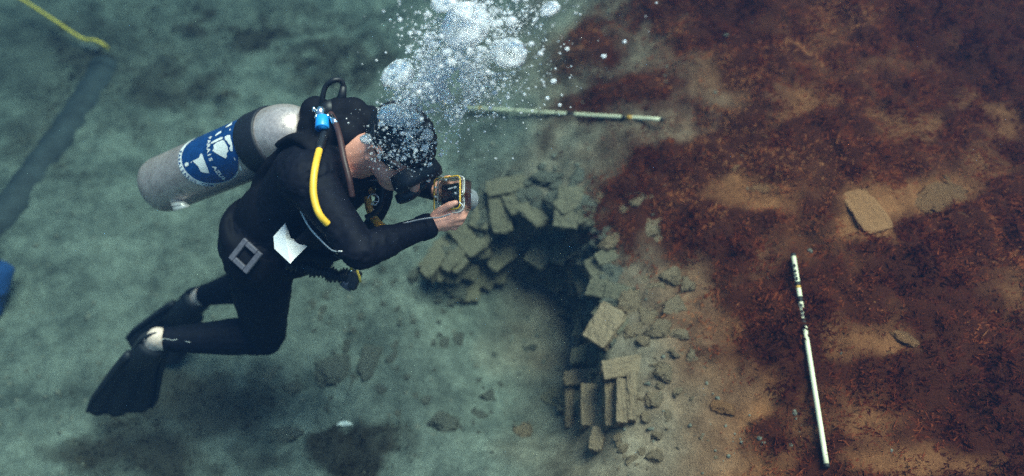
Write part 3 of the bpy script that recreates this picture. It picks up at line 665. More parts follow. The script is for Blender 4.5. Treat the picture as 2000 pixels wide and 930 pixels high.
def make_suit(body):
    me = body.data; n = len(me.vertices); co = np.empty(n * 3, np.float32); me.vertices.foreach_get('co', co); co = co.reshape(-1, 3)
    nr = np.empty(n * 3, np.float32); me.vertices.foreach_get('normal', nr); nr = nr.reshape(-1, 3)
    def beyond(p, d): return (co - p) @ d
    skin = np.zeros(n, bool)
    dR = unit(WR - ER); skin |= (beyond(WR - dR * .005, dR) > 0) & (np.linalg.norm(co - WR, axis=1) < .16)
    dL = unit(WL - EL); skin |= (beyond(WL - dL * .005, dL) > 0) & (np.linalg.norm(co - WL, axis=1) < .16)
    nk = SHO + A_ * .085; dn = unit(HEAD - nk); q_ = co - nk; ax_d = np.linalg.norm(q_ - np.outer(q_ @ dn, dn), axis=1)
    skin |= (np.linalg.norm(co - HEAD, axis=1) < .135) | ((beyond(nk + dn * .015, dn) > 0) & (ax_d < .085) & (np.linalg.norm(co - HEAD, axis=1) < .2))
    for An, K in ((AR, KR), (AL, KL)):
        d = unit(An - K); skin |= (beyond(An - d * .012, d) > 0) & (np.linalg.norm(co - An, axis=1) < .26)
    # hair: cap of the head
    hc = HEAD + HU * .02; q = co - hc
    hair = (np.linalg.norm(co - HEAD, axis=1) < .16) & (((q @ HU) - .50 * (q @ HF) > .002) | (((q @ HF) < -.045) & ((q @ HU) > -.055))) & ~((np.abs(q @ HR) > .078) & ((q @ HU) < .02) & (q @ HU > -.07))
    nf = len(me.polygons); fv = np.empty(len(me.loops), np.int32); me.loops.foreach_get('vertex_index', fv); ls = np.empty(nf, np.int32); me.polygons.foreach_get('loop_start', ls); lt = np.empty(nf, np.int32); me.polygons.foreach_get('loop_total', lt)
    quads = fv.reshape(-1, 4) if (lt == 4).all() else None
    def shell(name, sel, off, m, jitter=0):
        f = quads[sel[quads].all(1)]; ids = np.unique(f); mp = -np.ones(n, np.int64); mp[ids] = np.arange(len(ids))
        o = off + (jitter * vn(co[ids, 0] * 150, co[ids, 1] * 150, co[ids, 2] * 150) if jitter else 0)
        P = co[ids] + nr[ids] * (np.asarray(o).reshape(-1, 1) if jitter else off)
        ob = link(name, mesh_np(name, P, quads=mp[f], m=m, smooth=True), body)
        md = ob.modifiers.new('s', 'SOLIDIFY'); md.thickness = .003; md.offset = -1
        return ob
    # gentle wrinkles
    wr = np.zeros(n)
    for J, rad in ((KR, .11), (KL, .11), (ER, .09), (HRj, .15), (SR, .11), (HIP, .16), (AR, .06)): wr += np.exp(-(np.linalg.norm(co - J, axis=1) / rad) ** 2)
    rid = 1 - np.abs(fbm(co[:, 0] * 26, co[:, 1] * 26, co[:, 2] * 40, o=2, s=7)) * 2.2
    nr = nr * (1 + np.clip(rid, 0, 1) * np.clip(wr, 0, 1) * 1.9)[:, None].astype(np.float32)
    w = shell('wetsuit', ~skin, .004, 'neoprene')
    nr = nr / np.linalg.norm(nr, axis=1, keepdims=True)
    shell('hair', hair, .007, 'hair', .004)
    # bare heels read paler: separate skin tint by material index
    me.materials.append(MATS['pale_skin']); foot = (np.linalg.norm(co - AR, axis=1) < .12) | (np.linalg.norm(co - AL, axis=1) < .12)
    mi = np.where(foot[quads].all(1), 1, 0).astype(np.int32); me.polygons.foreach_set('material_index', mi)
make_suit(body)
dg = bpy.context.evaluated_depsgraph_get()
bvh = BVHTree.FromObject(body, dg)
def snap(px, py, off=.01, default=2.35):
    d = CF + CR * ((px - W2) / F) + CU * ((H2 - py) / F); dv = Vector(d).normalized()
    h = bvh.ray_cast(Vector(CPOS), dv)
    if h[0] is None: return V(px, py, default)
    return np.array(h[0]) - np.array(dv) * off

def suit_marks():
    for pts in (((322, 662), (330, 663), (338, 665), (346, 663)), ((362, 667), (372, 669)), ((310, 669), (316, 664), (322, 661))):
        P = [snap(*q, .0085, 2.66) for q in pts]; MB().loft(P, [.0016] * len(P), [.0008] * len(P), None, 6).build('white_mark', 'white_trim', body)
def make_mask():
    # mask: child of the person (worn)
    c = HEAD + HF * .098 + HU * .012; n = 28
    def ring(off, sx, sy, p=2.6): return [c + HF * off + HR * sx * np.sign(math.cos(a)) * abs(math.cos(a)) ** (2 / p) + HU * sy * np.sign(math.sin(a)) * abs(math.sin(a)) ** (2 / p) for a in np.linspace(0, 2 * math.pi, n, endpoint=False)]
    rings = [ring(-.03, .072, .046), ring(.0, .078, .050), ring(.018, .074, .045), ring(.020, .066, .038), ring(.012, .064, .036)]
    vs = [p for r in rings for p in r]; fs = [(i * n + k, i * n + (k + 1) % n, (i + 1) * n + (k + 1) % n, (i + 1) * n + k) for i in range(4) for k in range(n)]
    m = MB().add(vs, fs).build('dive_mask', 'rubber', body)
    g = ring(.013, .065, .037); MB().add(g, [tuple(range(n))]).build('mask_lens', 'clear_plastic', m)
    st = []
    for a in np.linspace(.35, 2 * math.pi - .35, 40):
        q = HEAD + HU * .012 + HF * (.085 * math.cos(a)) + HR * (.089 * math.sin(a)) + HF * -.015 + HU * (.02 * (1 - math.cos(a)) * .5); st.append(q)
    MB().loft(st, [.011] * 40, [.003] * 40, HU, 8).build('mask_strap', 'rubber', m)
make_mask(); suit_marks()

# ------------------------------------------------------------------ fins
def fin(An, T, tip, side_hint, label):
    root = empty('swim_fin', An, label, 'fin', 'the diver\'s fins')
    L = np.linalg.norm(tip - An); S = side_hint - T * side_hint.dot(T); S = unit(S); Nn = np.cross(T, S)
    # foot pocket: open-heel shoe
    p = MB(); pts = []; rx = []; ry = []
    for q, w, h in ((.012, .050, .046), (.03, .053, .050), (.09, .056, .050), (.15, .060, .040), (.20, .064, .026), (.22, .060, .014)): pts.append(An + T * q + Nn * 0); rx.append(w); ry.append(h)
    p.loft(pts, rx, ry, S, 22, cap=True).build('foot_pocket', 'fin_rubber', root)
    # blade with curved tip
    vs = []; fs = []; n, m = 14, 16
    for i in range(m + 1):
        q = i / m; c = An + T * (.15 + (L - .15) * q) + Nn * (.05 * math.sin(q * 1.6) * q); w = .062 + (.115 - .062) * min(1, q * 1.35)
        for k in range(n + 1):
            s = k / n * 2 - 1; back = .05 * (s * s) * q ** 4
            vs.append(c + S * w * s - T * back + Nn * .006 * math.cos(s * 9))
    fs = [(i * (n + 1) + k, i * (n + 1) + k + 1, (i + 1) * (n + 1) + k + 1, (i + 1) * (n + 1) + k) for i in range(m) for k in range(n)]
    b = MB().add(vs, fs).build('blade', 'fin_rubber', root); md = b.modifiers.new('s', 'SOLIDIFY'); md.thickness = .006; md.offset = 0
    for s in (-1, 1):
        pr = []
        for i in range(m + 1):
            q = i / m; pr.append(An + T * (.10 + (L - .10) * q) + Nn * (.05 * math.sin(q * 1.6) * q) + S * s * (.060 + (.113 - .060) * min(1, q * 1.35)) - T * .05 * q ** 4)
        MB().loft(pr, list(np.linspace(.013, .006, m + 1)), list(np.linspace(.016, .007, m + 1)), S, 8).build('rail', 'fin_rubber', root)
    st = [An + T * .05 + S * .052, An + S * .046 - T * .012 + Nn * .0, An - T * .046 + S * .02, An - T * .05, An - T * .046 - S * .02, An - S * .046 - T * .012, An + T * .05 - S * .052]
    tube('heel_strap', st, .006, 'fin_rubber', root, 8, 6)
    return root
fin(AR + unit(AR - KR) * .02, FOOT_R, FIN_R_TIP, C3(.90, .30, -.05), 'dark rubber fin below the bare pale heel of the nearer leg')
fin(AL + unit(AL - KL) * .02, FOOT_L, FIN_L_TIP, C3(.85, .25, .2), 'dark hazy fin on the farther foot, partly behind the other fin')

# ------------------------------------------------------------------ tank
T0 = V(312, 364, 2.63); T1 = V(604, 243, 2.29); TAX = unit(T1 - T0); TLEN = np.linalg.norm(T1 - T0); TR = .0935
TX = unit(-CF + TAX * CF.dot(TAX)); TY = np.cross(TAX, TX)       # TX points at the viewer
def cyl(t, s, r=TR): a = s / TR; return T0 + TAX * t + (TX * math.cos(a) + TY * math.sin(a)) * r
def cyl_hit(px, py):
    d = unit(CF + CR * ((px - W2) / F) + CU * ((H2 - py) / F)); o = CPOS - T0
    dp = d - TAX * d.dot(TAX); op = o - TAX * o.dot(TAX)
    a, b, c = dp.dot(dp), 2 * dp.dot(op), op.dot(op) - TR * TR; q = b * b - 4 * a * c
    k = (-b - math.sqrt(max(q, 0))) / (2 * a); P = o + d * k
    return P.dot(TAX), math.atan2(P.dot(TY), P.dot(TX)) * TR
def wrap_poly(name, pts2d, m, parent, lift):
    """a flat print: 2-D outline in (t, s) laid on the cylinder"""
    bm = bmesh.new(); vs = [bm.verts.new((p[0], p[1], 0)) for p in pts2d]
    f = bm.faces.new(vs); bmesh.ops.triangulate(bm, faces=[f])
    for _ in range(2): bmesh.ops.subdivide_edges(bm, edges=[e for e in bm.edges if e.calc_length() > .012], cuts=2)
    bmesh.ops.triangulate(bm, faces=bm.faces[:])
    off = np.array(root_of(parent).location)
    for v in bm.verts: v.co = Vector(cyl(v.co.x, v.co.y, TR + lift) - off)
    bmesh.ops.recalc_face_normals(bm, faces=bm.faces[:])
    me = bpy.data.meshes.new(name); bm.to_mesh(me); bm.free(); me.materials.append(MATS[m])
    return link(name, me, parent)
def text_mesh(ch, size, bold=.0):
    cu = bpy.data.curves.new('lettering', 'FONT'); cu.body = ch; cu.size = size; cu.align_x = 'CENTER'; cu.offset = bold; cu.resolution_u = 3
    o = bpy.data.objects.new('lettering', cu); COL.objects.link(o); g = bpy.context.evaluated_depsgraph_get(); g.update()
    me = bpy.data.meshes.new_from_object(o.evaluated_get(g)); w = max((v.co.x for v in me.vertices), default=0) - min((v.co.x for v in me.vertices), default=0)
    bpy.data.objects.remove(o); bpy.data.curves.remove(cu); return me, w
def make_tank():
    root = empty('scuba_tank', T0, 'scuffed grey metal scuba tank with round blue sticker on the diver\'s back', 'scuba tank')
    prof = [(-.012, .02), (-.012, .055), (-.004, .078), (.012, .090), (.03, TR)] + [(q, TR) for q in np.linspace(.05, TLEN - .13, 8)]
    prof += [(TLEN - .13 + .125 * math.sin(a), TR * (math.cos(a) * .78 + .22) if a < 1.5 else .02) for a in np.linspace(.12, 1.5, 10)] + [(TLEN + .005, .022), (TLEN + .02, .020)]
    MB().loft([T0 + TAX * q for q, r in prof], [r for q, r in prof], None, TX, 56).build('tank_body', 'tank_metal', root)
    # strap of the vest round the tank
    tb, sb = cyl_hit(500, 290); tb2, _ = cyl_hit(462, 300)
    t0, t1 = .345, .425
    t0 = cyl_hit(462, 292)[0]; t1 = cyl_hit(497, 268)[0]
    n = 48; vs = []; 
    for q, r in ((t0, TR + .001), (t0, TR + .005), (t0 + (t1 - t0) * .1, TR + .0065), (t1 - (t1 - t0) * .1, TR + .0065), (t1, TR + .005), (t1, TR + .001)):
        vs += [cyl(q, TR * 2 * math.pi * k / n, r) for k in range(n)]
    fs = [(i * n + k, i * n + (k + 1) % n, (i + 1) * n + (k + 1) % n, (i + 1) * n + k) for i in range(5) for k in range(n)]
    MB().add(vs, fs).build('tank_strap', 'black_band', root)
    # round sticker: circle through three traced points, in cylinder coordinates
    def cp(cx, cy): return cyl_hit(320 + cx * .21505, 220 + cy * .21505)
    p = [np.array(cp(*q)) for q in ((165, 450), (420, 640), (672, 520))]
    ax_, ay_ = p[0]; bx_, by_ = p[1]; cx_, cy_ = p[2]; dd = 2 * (ax_ * (by_ - cy_) + bx_ * (cy_ - ay_) + cx_ * (ay_ - by_))
    ux = ((ax_ ** 2 + ay_ ** 2) * (by_ - cy_) + (bx_ ** 2 + by_ ** 2) * (cy_ - ay_) + (cx_ ** 2 + cy_ ** 2) * (ay_ - by_)) / dd
    uy = ((ax_ ** 2 + ay_ ** 2) * (cx_ - bx_) + (bx_ ** 2 + by_ ** 2) * (ax_ - cx_) + (cx_ ** 2 + cy_ ** 2) * (bx_ - ax_)) / dd
    rad = math.hypot(p[0][0] - ux, p[0][1] - uy)
    tmax = t0 - .0005
    def clipd(q): return (min(q[0], tmax), q[1])
    print('STICKER', ux, uy, rad, 'tank', TLEN, 'band', t0, t1)
    bot = math.atan2(p[1][1] - uy, p[1][0] - ux); lef = math.atan2(p[0][1] - uy, p[0][0] - ux)
    sgn = 1 if ((lef - bot + math.pi) % (2 * math.pi) - math.pi) > 0 else -1
    d_l = ((lef - bot + math.pi) % (2 * math.pi) - math.pi)
    st = wrap_poly('sticker', [clipd((ux + rad * math.cos(a), uy + rad * math.sin(a))) for a in np.linspace(0, 2 * math.pi, 72, endpoint=False)], 'sticker_blue', root, .0008)
    # thin white edge to the right and below, broad white ring with lettering on the left
    ring_w = .0165
    a0 = bot - d_l * .10; a1 = lef + d_l * .95
    arc = np.linspace(a0, a1, 60)
    def strip(name, angs, r0, r1, m, lift):
        o2 = np.array(root.location); vs = [cyl(min(ux + r * math.cos(a), tmax), uy + r * math.sin(a), TR + lift) for a in angs for r in (r0, r1)]
        return MB().add(vs, [(2 * i, 2 * i + 1, 2 * i + 3, 2 * i + 2) for i in range(len(angs) - 1)]).build(name, m, st)
    strip('sticker_ring', arc, rad - .0005, rad + ring_w, 'sticker_white', .0012)
    strip('sticker_edge', np.linspace(a0, a0 - d_l * 1.05, 40), rad - .0002, rad + .0022, 'sticker_white', .0012)
    # lettering
    def put(ch, size, t, s, ang, m, lift, bold):
        me, w = text_mesh(ch, size, bold); off = np.array(root.location); c, sn = math.cos(ang), math.sin(ang)
        # letter x runs along +ang in (t, s) seen from outside; outside view has s increasing to the left of t, so mirror
        for v in me.vertices:
            x, y = v.co.x, v.co.y; tt = t + x * c - MIR * y * sn; s2 = s + x * sn + MIR * y * c
            v.co = Vector(cyl(min(tt, tmax), s2, TR + lift) - off)
        me.materials.clear(); me.materials.append(MATS[m]); link('lettering', me, st); return w
    # handedness: seen from outside, is (t, s) right-handed?
    q0, q1, q2 = PIX(*cyl(ux, uy))[:2], PIX(*cyl(ux + .01, uy))[:2], PIX(*cyl(ux, uy + .01))[:2]
    MIR = 1 if ((q1[0] - q0[0]) * -(q2[1] - q0[1]) + (q1[1] - q0[1]) * (q2[0] - q0[0])) > 0 else -1
    word = 'PARAIS AZUL'; a_ = np.array(cp(412, 232)); b_ = np.array(cp(545, 606)); dv = b_ - a_; ang = math.atan2(dv[1], dv[0]); Ld = np.linalg.norm(dv)
    for i, ch in enumerate(word):
        if ch == ' ': continue
        q = a_ + dv * ((i + .2) / (len(word) - .6)); put(ch, .0205, q[0], q[1], ang, 'sticker_white', .0022, .0005)
    word = 'PARAISAZUL.COM'; al = np.linspace(lef + d_l * .30, bot - d_l * .02, len(word)); step = -1 if d_l > 0 else 1
    for i, ch in enumerate(word):
        a = al[i]; r = rad + ring_w * .22; t_, s_ = ux + r * math.cos(a), uy + r * math.sin(a)
        # baseline outward: letters stand with their tops towards the centre
        rb = rad + ring_w * .82; tx, sx = ux + rb * math.cos(a), uy + rb * math.sin(a)
        put(ch, .0150, tx, sx, a + step * math.pi / 2, 'sticker_blue', .0026, .0005)
    # white emblem shapes traced from the sticker
    shapes = [[(265, 440), (322, 412), (342, 370), (356, 385), (375, 440), (400, 500), (414, 546), (372, 544), (340, 535), (318, 490), (290, 462)],
              [(192, 470), (205, 452), (228, 455), (230, 478), (212, 486), (200, 492)],
              [(455, 296), (490, 270), (540, 250), (556, 262), (552, 300), (585, 312), (588, 350), (572, 372), (578, 395), (566, 416), (548, 395), (528, 376), (540, 365), (520, 358), (496, 350), (470, 340), (446, 348), (458, 325)],
              [(428, 278), (470, 250), (520, 226), (540, 225), (536, 240), (490, 262), (440, 284)],
              [(556, 222), (580, 208), (606, 206), (612, 240), (622, 275), (628, 310), (630, 350), (612, 350), (598, 325), (610, 300), (590, 282), (580, 262), (560, 245)],
              [(470, 208), (495, 185), (525, 168), (526, 185), (500, 200), (474, 216)], [(560, 140), (600, 108), (626, 90), (620, 112), (590, 130)], [(597, 165), (606, 145), (612, 165)],
              [(636, 405), (646, 412), (655, 430), (646, 428)], [(248, 448), (256, 444), (258, 454), (250, 456)], [(690, 470), (702, 488), (712, 520), (700, 528), (690, 500)]]
    for s in shapes: wrap_poly('emblem', [clipd(cp(*q)) if q[0] < 660 else cp(*q) for q in s], 'sticker_white', st, .0018)
    # orange stamped marks on the shoulder
    o2 = MB(); mk = [((541, 224), (556, 222)), ((545, 228), (547, 246)), ((550, 227), (552, 247)), ((555, 226), (557, 246)), ((560, 226), (562, 243)), ((543, 250), (558, 251))]
    me_t = root.children[0]; bt = BVHTree.FromObject(me_t, bpy.context.evaluated_depsgraph_get()); off = np.array(root.location)
    def tsnap(px, py):
        d = Vector(unit(CF + CR * ((px - W2) / F) + CU * ((H2 - py) / F))); h = bt.ray_cast(Vector(CPOS - off), d); return (np.array(h[0]) + off - np.array(d) * .001) if h[0] is not None else None
    for a, b in mk:
        A1, B1 = tsnap(*a), tsnap(*b)
        if A1 is None or B1 is None: continue
        M1 = tsnap((a[0] + b[0]) / 2, (a[1] + b[1]) / 2); MB().loft([A1, M1, B1], [.0014] * 3, [.0006] * 3, None, 6).build('stamp_mark', 'orange_paint', root)
    # silver label peeling at the foot
    pl = cyl(*cyl_hit(345, 392)); dl = float((pl - CPOS).dot(CF))
    vs = [V(331, 388, dl + .004), V(353, 387, dl + .004), V(372, 403, dl - .014), V(339, 412, dl - .016)]
    lb = MB().add(vs, [(0, 1, 2, 3)]).build('silver_label', 'silver_label', root); md = lb.modifiers.new('s', 'SOLIDIFY'); md.thickness = .0015
    for q in (.3, .68):
        a = vs[0] * (1 - q) + vs[3] * q - CF * .003; b = vs[1] * (1 - q) + vs[2] * q - CF * .003
        MB().loft([a, b], [.0016] * 2, [.0006] * 2, None, 6).build('label_line', 'grey_plastic', root)
    # valve and blue cap
    vb = T0 + TAX * (TLEN + .03)
    MB().loft([T0 + TAX * (TLEN + q) for q in (.0, .015, .016, .055, .056, .066)], [.022, .022, .016, .016, .02, .02], None, None, 16).build('valve', 'chrome', root)
    P = V(626, 222, 2.205); MB().ellipsoid(P, CR, CU, -CF, .015, .022, .015, 16, 10).build('valve_yoke', 'chrome', root)
    for q in ((618, 229), (640, 228), (613, 214)): MB().ellipsoid(V(*q, 2.195), CR, CU, -CF, .006, .009, .006, 10, 8).build('yoke_screw', 'chrome', root)
    a = V(630, 229, 2.195); ax = C3(.08, -.82, .45); n = 24; pr = [(0, .008), (0, .0165), (.003, .0185), (.038, .0195), (.040, .0185), (.040, .0155), (.022, .015), (.022, .004)]
    MB().loft([a + ax * q for q, r in pr], [r for q, r in pr], None, CR, n).build('blue_cap', 'blue_plastic', root)
make_tank()

# ------------------------------------------------------------------ buoyancy vest
def make_vest():
    root = empty('buoyancy_vest', SHO, 'black buoyancy vest with white piping worn on the diver\'s torso', 'dive vest')
    mb = MB()
    up = lambda s, r, b: HIP + A_ * TL * s + R_ * r + B_ * b
    # back wing between torso and tank, collar lumps, side lobes and waist pockets
    mb.ellipsoid(up(.62, 0, .12), R_, B_, A_, .13, .045, .20); mb.ellipsoid(up(.32, .11, .03), R_, B_, A_, .05, .09, .13); mb.ellipsoid(up(.32, -.12, .05), R_, B_, A_, .05, .09, .13)
    mb.ellipsoid(up(.05, .12, -.03), R_, B_, A_, .075, .11, .085); mb.ellipsoid(up(.05, -.12, -.03), R_, B_, A_, .075, .11, .085)
    for px, py, d, r in ((618, 220, 2.27, .050), (640, 235, 2.24, .048), (664, 222, 2.24, .050), (690, 220, 2.235, .046), (712, 234, 2.24, .038), (610, 250, 2.26, .045), (650, 262, 2.22, .055), (676, 262, 2.21, .05), (725, 225, 2.27, .03)):
        mb.ellipsoid(V(px, py, d), CR, CU, -CF, r, r, r * .8, 16, 10)
    # shoulder panels and belly belt
    for s in (1, -1):
        P = [up(.85, .10 * s, .13), up(1.05, .11 * s, .09), up(1.12, .105 * s, .0), up(1.0, .10 * s, -.11), up(.7, .115 * s, -.14), up(.4, .13 * s, -.12)]
        P = curve_pts(P, 6); mb.loft(P, [.035] * len(P), [.018] * len(P), R_, 12)
    n = 40; P = [up(.10, .185 * math.cos(a), .01 + .145 * math.sin(a)) for a in np.linspace(0, 2 * math.pi, n)]
    mb.loft(P, [.028] * n, [.012] * n, A_, 10)
    b = mb.build('bladder', 'nylon', root); remesh(b, .008, 6)
    # grey square buckle on the hip
    c = snap(480, 500, .030); n = unit(-CF * .8 + C3(-.5, .2, .8) * .4); x = unit(C3(.62, .78, .1)); x = unit(x - n * x.dot(n)); y = np.cross(n, x); bk = MB(); h = .030; w = .0085
    for sx, sy, hx, hy in ((0, 1, h + w, w), (0, -1, h + w, w), (1, 0, w, h - w - .0005), (-1, 0, w, h - w - .0005)): bk.box(c + x * h * sx + y * h * sy, x, y, n, hx, hy, .006)
    bk.build('buckle', 'grey_plastic', root, False, .003)
    # strap threaded under the buckle
    P = [snap(455, 480, .004), snap(468, 490, .006), snap(480, 500, .006), snap(496, 512, .006), snap(515, 520, .006), snap(545, 520, .006)]
    P = curve_pts(P, 6); MB().loft(P, [.022] * len(P), [.003] * len(P), list([unit(C3(.6, .7, .1))] * len(P)), 8).build('waist_strap', 'nylon', root)
    # white piping on the pocket edge
    P = []
    for q in ((586, 408), (594, 426), (606, 446), (622, 464), (640, 482), (652, 490), (668, 491)): P.append(snap(*q, .012, 2.22))
    dmin = [float((p - CPOS).dot(CF)) for p in P]; dm = np.interp(range(len(P)), [0, len(P) - 1], [min(dmin[0], 2.20), min(dmin[-1], 2.17)])
    qs = ((586, 408), (594, 426), (606, 446), (622, 464), (640, 482), (652, 490), (668, 491))
    P = [V(*q, min(a, b)) for q, a, b in zip(qs, dmin, dm)]
    P2 = curve_pts(P, 8); MB().loft(P2, list(np.linspace(.0032, .0018, len(P2))), None, None, 8).build('piping', 'white_trim', root)
    # pocket panel whose edge carries the piping
    pan = [(586, 408), (606, 446), (640, 482), (668, 491), (690, 492), (700, 470), (690, 420), (650, 390), (610, 385)]
    vs = [V(*q, 2.24 if i > 3 else float((p_ - CPOS).dot(CF)) + .006) for i, (q, p_) in enumerate(zip(pan, [P[0], P[2], P[4], P[6]] + [P[6]] * 5))]
    o = MB().add(vs, [tuple(range(len(vs)))]).build('pocket', 'nylon', root, False); md = o.modifiers.new('s', 'SOLIDIFY'); md.thickness = .02; md.offset = 0
    # corrugated inflator hose hanging at the belly
    ctrl = [V(560, 512, 2.36), V(592, 520, 2.37), V(615, 528, 2.38), V(640, 534, 2.39), V(660, 541, 2.39), V(680, 538, 2.39)]; P = curve_pts(ctrl, 14)
    rr = [.019 + .0045 * math.sin(i * 1.55) + .004 * math.sin(i * .31) for i in range(len(P))]
    h = MB().loft(P, rr, None, None, 16).build('inflator_hose', 'rubber', root)
    x, y, z = C3(.35, .9, 0), C3(.93, -.36, 0), C3(0, 0, 1); c = V(689, 546, 2.385)
    MB().box(c, y, x, z, .020, .030, .018).build('inflator_mouthpiece', 'rubber', h, False, .007)
    MB().loft([c + x * .005 - y * .005, c - x * .032 - y * .012], [.017, .020], None, None, 14).build('inflator_button', 'grey_plastic', h)
    MB().ellipsoid(V(686, 529, 2.365), CR, CU, -CF, .005, .004, .003, 8, 6).build('rivet', 'chrome', h)
    P = [V(686, 492, 2.33), V(687, 508, 2.34), V(686, 527, 2.362)]; MB().loft(P, [.005] * 3, [.0015] * 3, [CR] * 3, 8).build('yellow_strap', 'yellow_rope', root)
    P = [V(697, 528, 2.366), V(702, 540, 2.366), V(704, 552, 2.37)]; MB().loft(P, [.0035] * 3, [.0015] * 3, [CR] * 3, 8).build('yellow_edge', 'yellow_rope', h)
    tube('webbing_loop', [V(650, 497, 2.30), V(668, 505, 2.30), V(682, 499, 2.29), V(686, 488, 2.28)], .0035, 'rubber', root, 6, 8)
    # straps bunched below the belt
    lump = MB(); lump.ellipsoid(V(575, 505, 2.36), CR, CU, -CF, .035, .03, .03); lump.ellipsoid(V(600, 498, 2.33), CR, CU, -CF, .05, .02, .03); lump.ellipsoid(V(635, 503, 2.33), CR, CU, -CF, .05, .016, .03); lump.ellipsoid(V(585, 523, 2.37), CR, CU, -CF, .022, .018, .02)
    remesh(lump.build('pocket_flap', 'nylon', root), .006, 4)
make_vest()

# ------------------------------------------------------------------ regulator with its hoses
def make_regulator():
    root = empty('regulator', V(640, 230, 2.25), 'breathing regulator with black, brown and yellow hoses round the diver\'s neck', 'regulator')
    mb = MB(); ax = C3(.9, .3, .1)
    mb.loft([V(640, 215, 2.23) + ax * q for q in (-.03, -.028, -.01, -.008, .02, .022, .035)], [.018, .022, .022, .026, .026, .02, .018], None, None, 20).build('first_stage', 'rubber', root)
    h1 = [V(630, 215, 2.24), V(630, 190, 2.22), V(637, 168, 2.21), V(652, 157, 2.20), V(666, 158, 2.21), V(671, 172, 2.22), V(667, 190, 2.23), V(660, 212, 2.25)]
    tube('black_hose', h1, .0075, 'rubber', root, 10, 10)
    MB().loft([V(671, 168, 2.219), V(668, 188, 2.229), V(661, 208, 2.245)], [.009, .0125, .0125], None, None, 12).build('hose_sleeve', 'rubber', root)
    y = [V(634, 262, 2.17), V(626, 285, 2.12), V(618, 315, 2.07), V(613, 345, 2.045), V(612, 375, 2.035), V(617, 402, 2.03), V(626, 422, 2.03), V(640, 438, 2.045)]
    P = curve_pts(y, 10); MB().loft(P, [.0095] * len(P), None, None, 12).build('yellow_hose', 'yellow_hose', root)
    MB().loft(P[:14], [.0115] * 14, None, None, 12).build('hose_sleeve', 'rubber', root)
    b = [V(646, 222, 2.2), V(655, 240, 2.17), V(664, 270, 2.13), V(672, 310, 2.10), V(682, 350, 2.09), V(688, 385, 2.10)]
    tube('brown_hose', b, .0085, 'brown_hose', root, 10, 10)
    MB().loft([V(648, 228, 2.188), V(656, 243, 2.165)], [.009, .009], None, None, 10).build('hose_fitting', 'chrome', root)
    # black hose in front of the chest, orange hose behind it
    tube('black_hose', [V(700, 340, 2.28), V(725, 338, 2.24), V(745, 346, 2.22), V(748, 370, 2.22), V(744, 398, 2.23), V(732, 416, 2.25), V(716, 424, 2.27)], .0082, 'rubber', root, 10, 10)
    tube('orange_hose', [V(736, 350, 2.34), V(727, 352, 2.33), V(722, 368, 2.33), V(735, 380, 2.34)], .0105, 'orange_hose', root, 10, 10)
    tube('orange_hose', [V(718, 385, 2.32), V(722, 410, 2.31), V(736, 434, 2.29), V(752, 446, 2.27), V(770, 456, 2.26)], .0115, 'orange_hose', root, 10, 10)
    # small metal clips
    for c, r in ((V(729, 390, 2.31), .016), (V(733, 402, 2.31), .013)):
        pts = [c + CR * r * math.cos(a) + CU * r * math.sin(a) for a in np.linspace(0, 2 * math.pi, 18)]; MB().loft(pts, [.0028] * 18, None, -CF, 8).build('metal_clip', 'chrome', root)
    # second stage at the mouth
    c = HEAD + HF * .118 - HU * .058; mb = MB()
    mb.loft([c + HF * q for q in (-.03, -.012, -.008, .012, .020, .024)], [.018, .020, .034, .036, .030, .012], None, HR, 22).build('second_stage', 'rubber', root)
    tube('black_hose', [c - HR * .03, c - HR * .075 - HF * .01, HEAD - HR * .11 - HF * .04 - HU * .10, HEAD - HR * .10 - HF * .12 - HU * .15], .0075, 'rubber', root, 10, 8)
make_regulator()

# ------------------------------------------------------------------ white slate sheet at the hip
def make_sheet():
    o = [(557, 436), (534, 462), (536, 486), (567, 515), (574, 507), (600, 481), (584, 471), (568, 465), (563, 450)]
    D = [2.315, 2.285, 2.265, 2.235, 2.245, 2.285, 2.29, 2.285, 2.30]
    dmin = min(float((snap(*q, .01) - CPOS).dot(CF)) for q in ((560, 470), (560, 490), (575, 480), (555, 455), (590, 480))); sh = min(0, dmin - 2.285) - .06
    vs = [V(*q, d + sh) for q, d in zip(o, D)] + [V(558, 466, 2.262 + sh)]
    fs = [(0, 1, 9, 8), (1, 2, 9), (2, 3, 4, 9), (9, 4, 5), (9, 5, 6), (9, 6, 7), (9, 7, 8)]
    fs = [(0, 1, 9), (0, 9, 8), (1, 2, 9), (2, 3, 9), (3, 4, 9), (4, 5, 9), (5, 6, 9), (6, 7, 9), (7, 8, 9)]
    ob = MB().add(vs, fs).build('slate_sheet', 'white_sheet', None, False); md = ob.modifiers.new('s', 'SOLIDIFY'); md.thickness = .002
    tag(ob, 'bright white creased writing sheet at the diver\'s hip', 'sheet')
make_sheet()

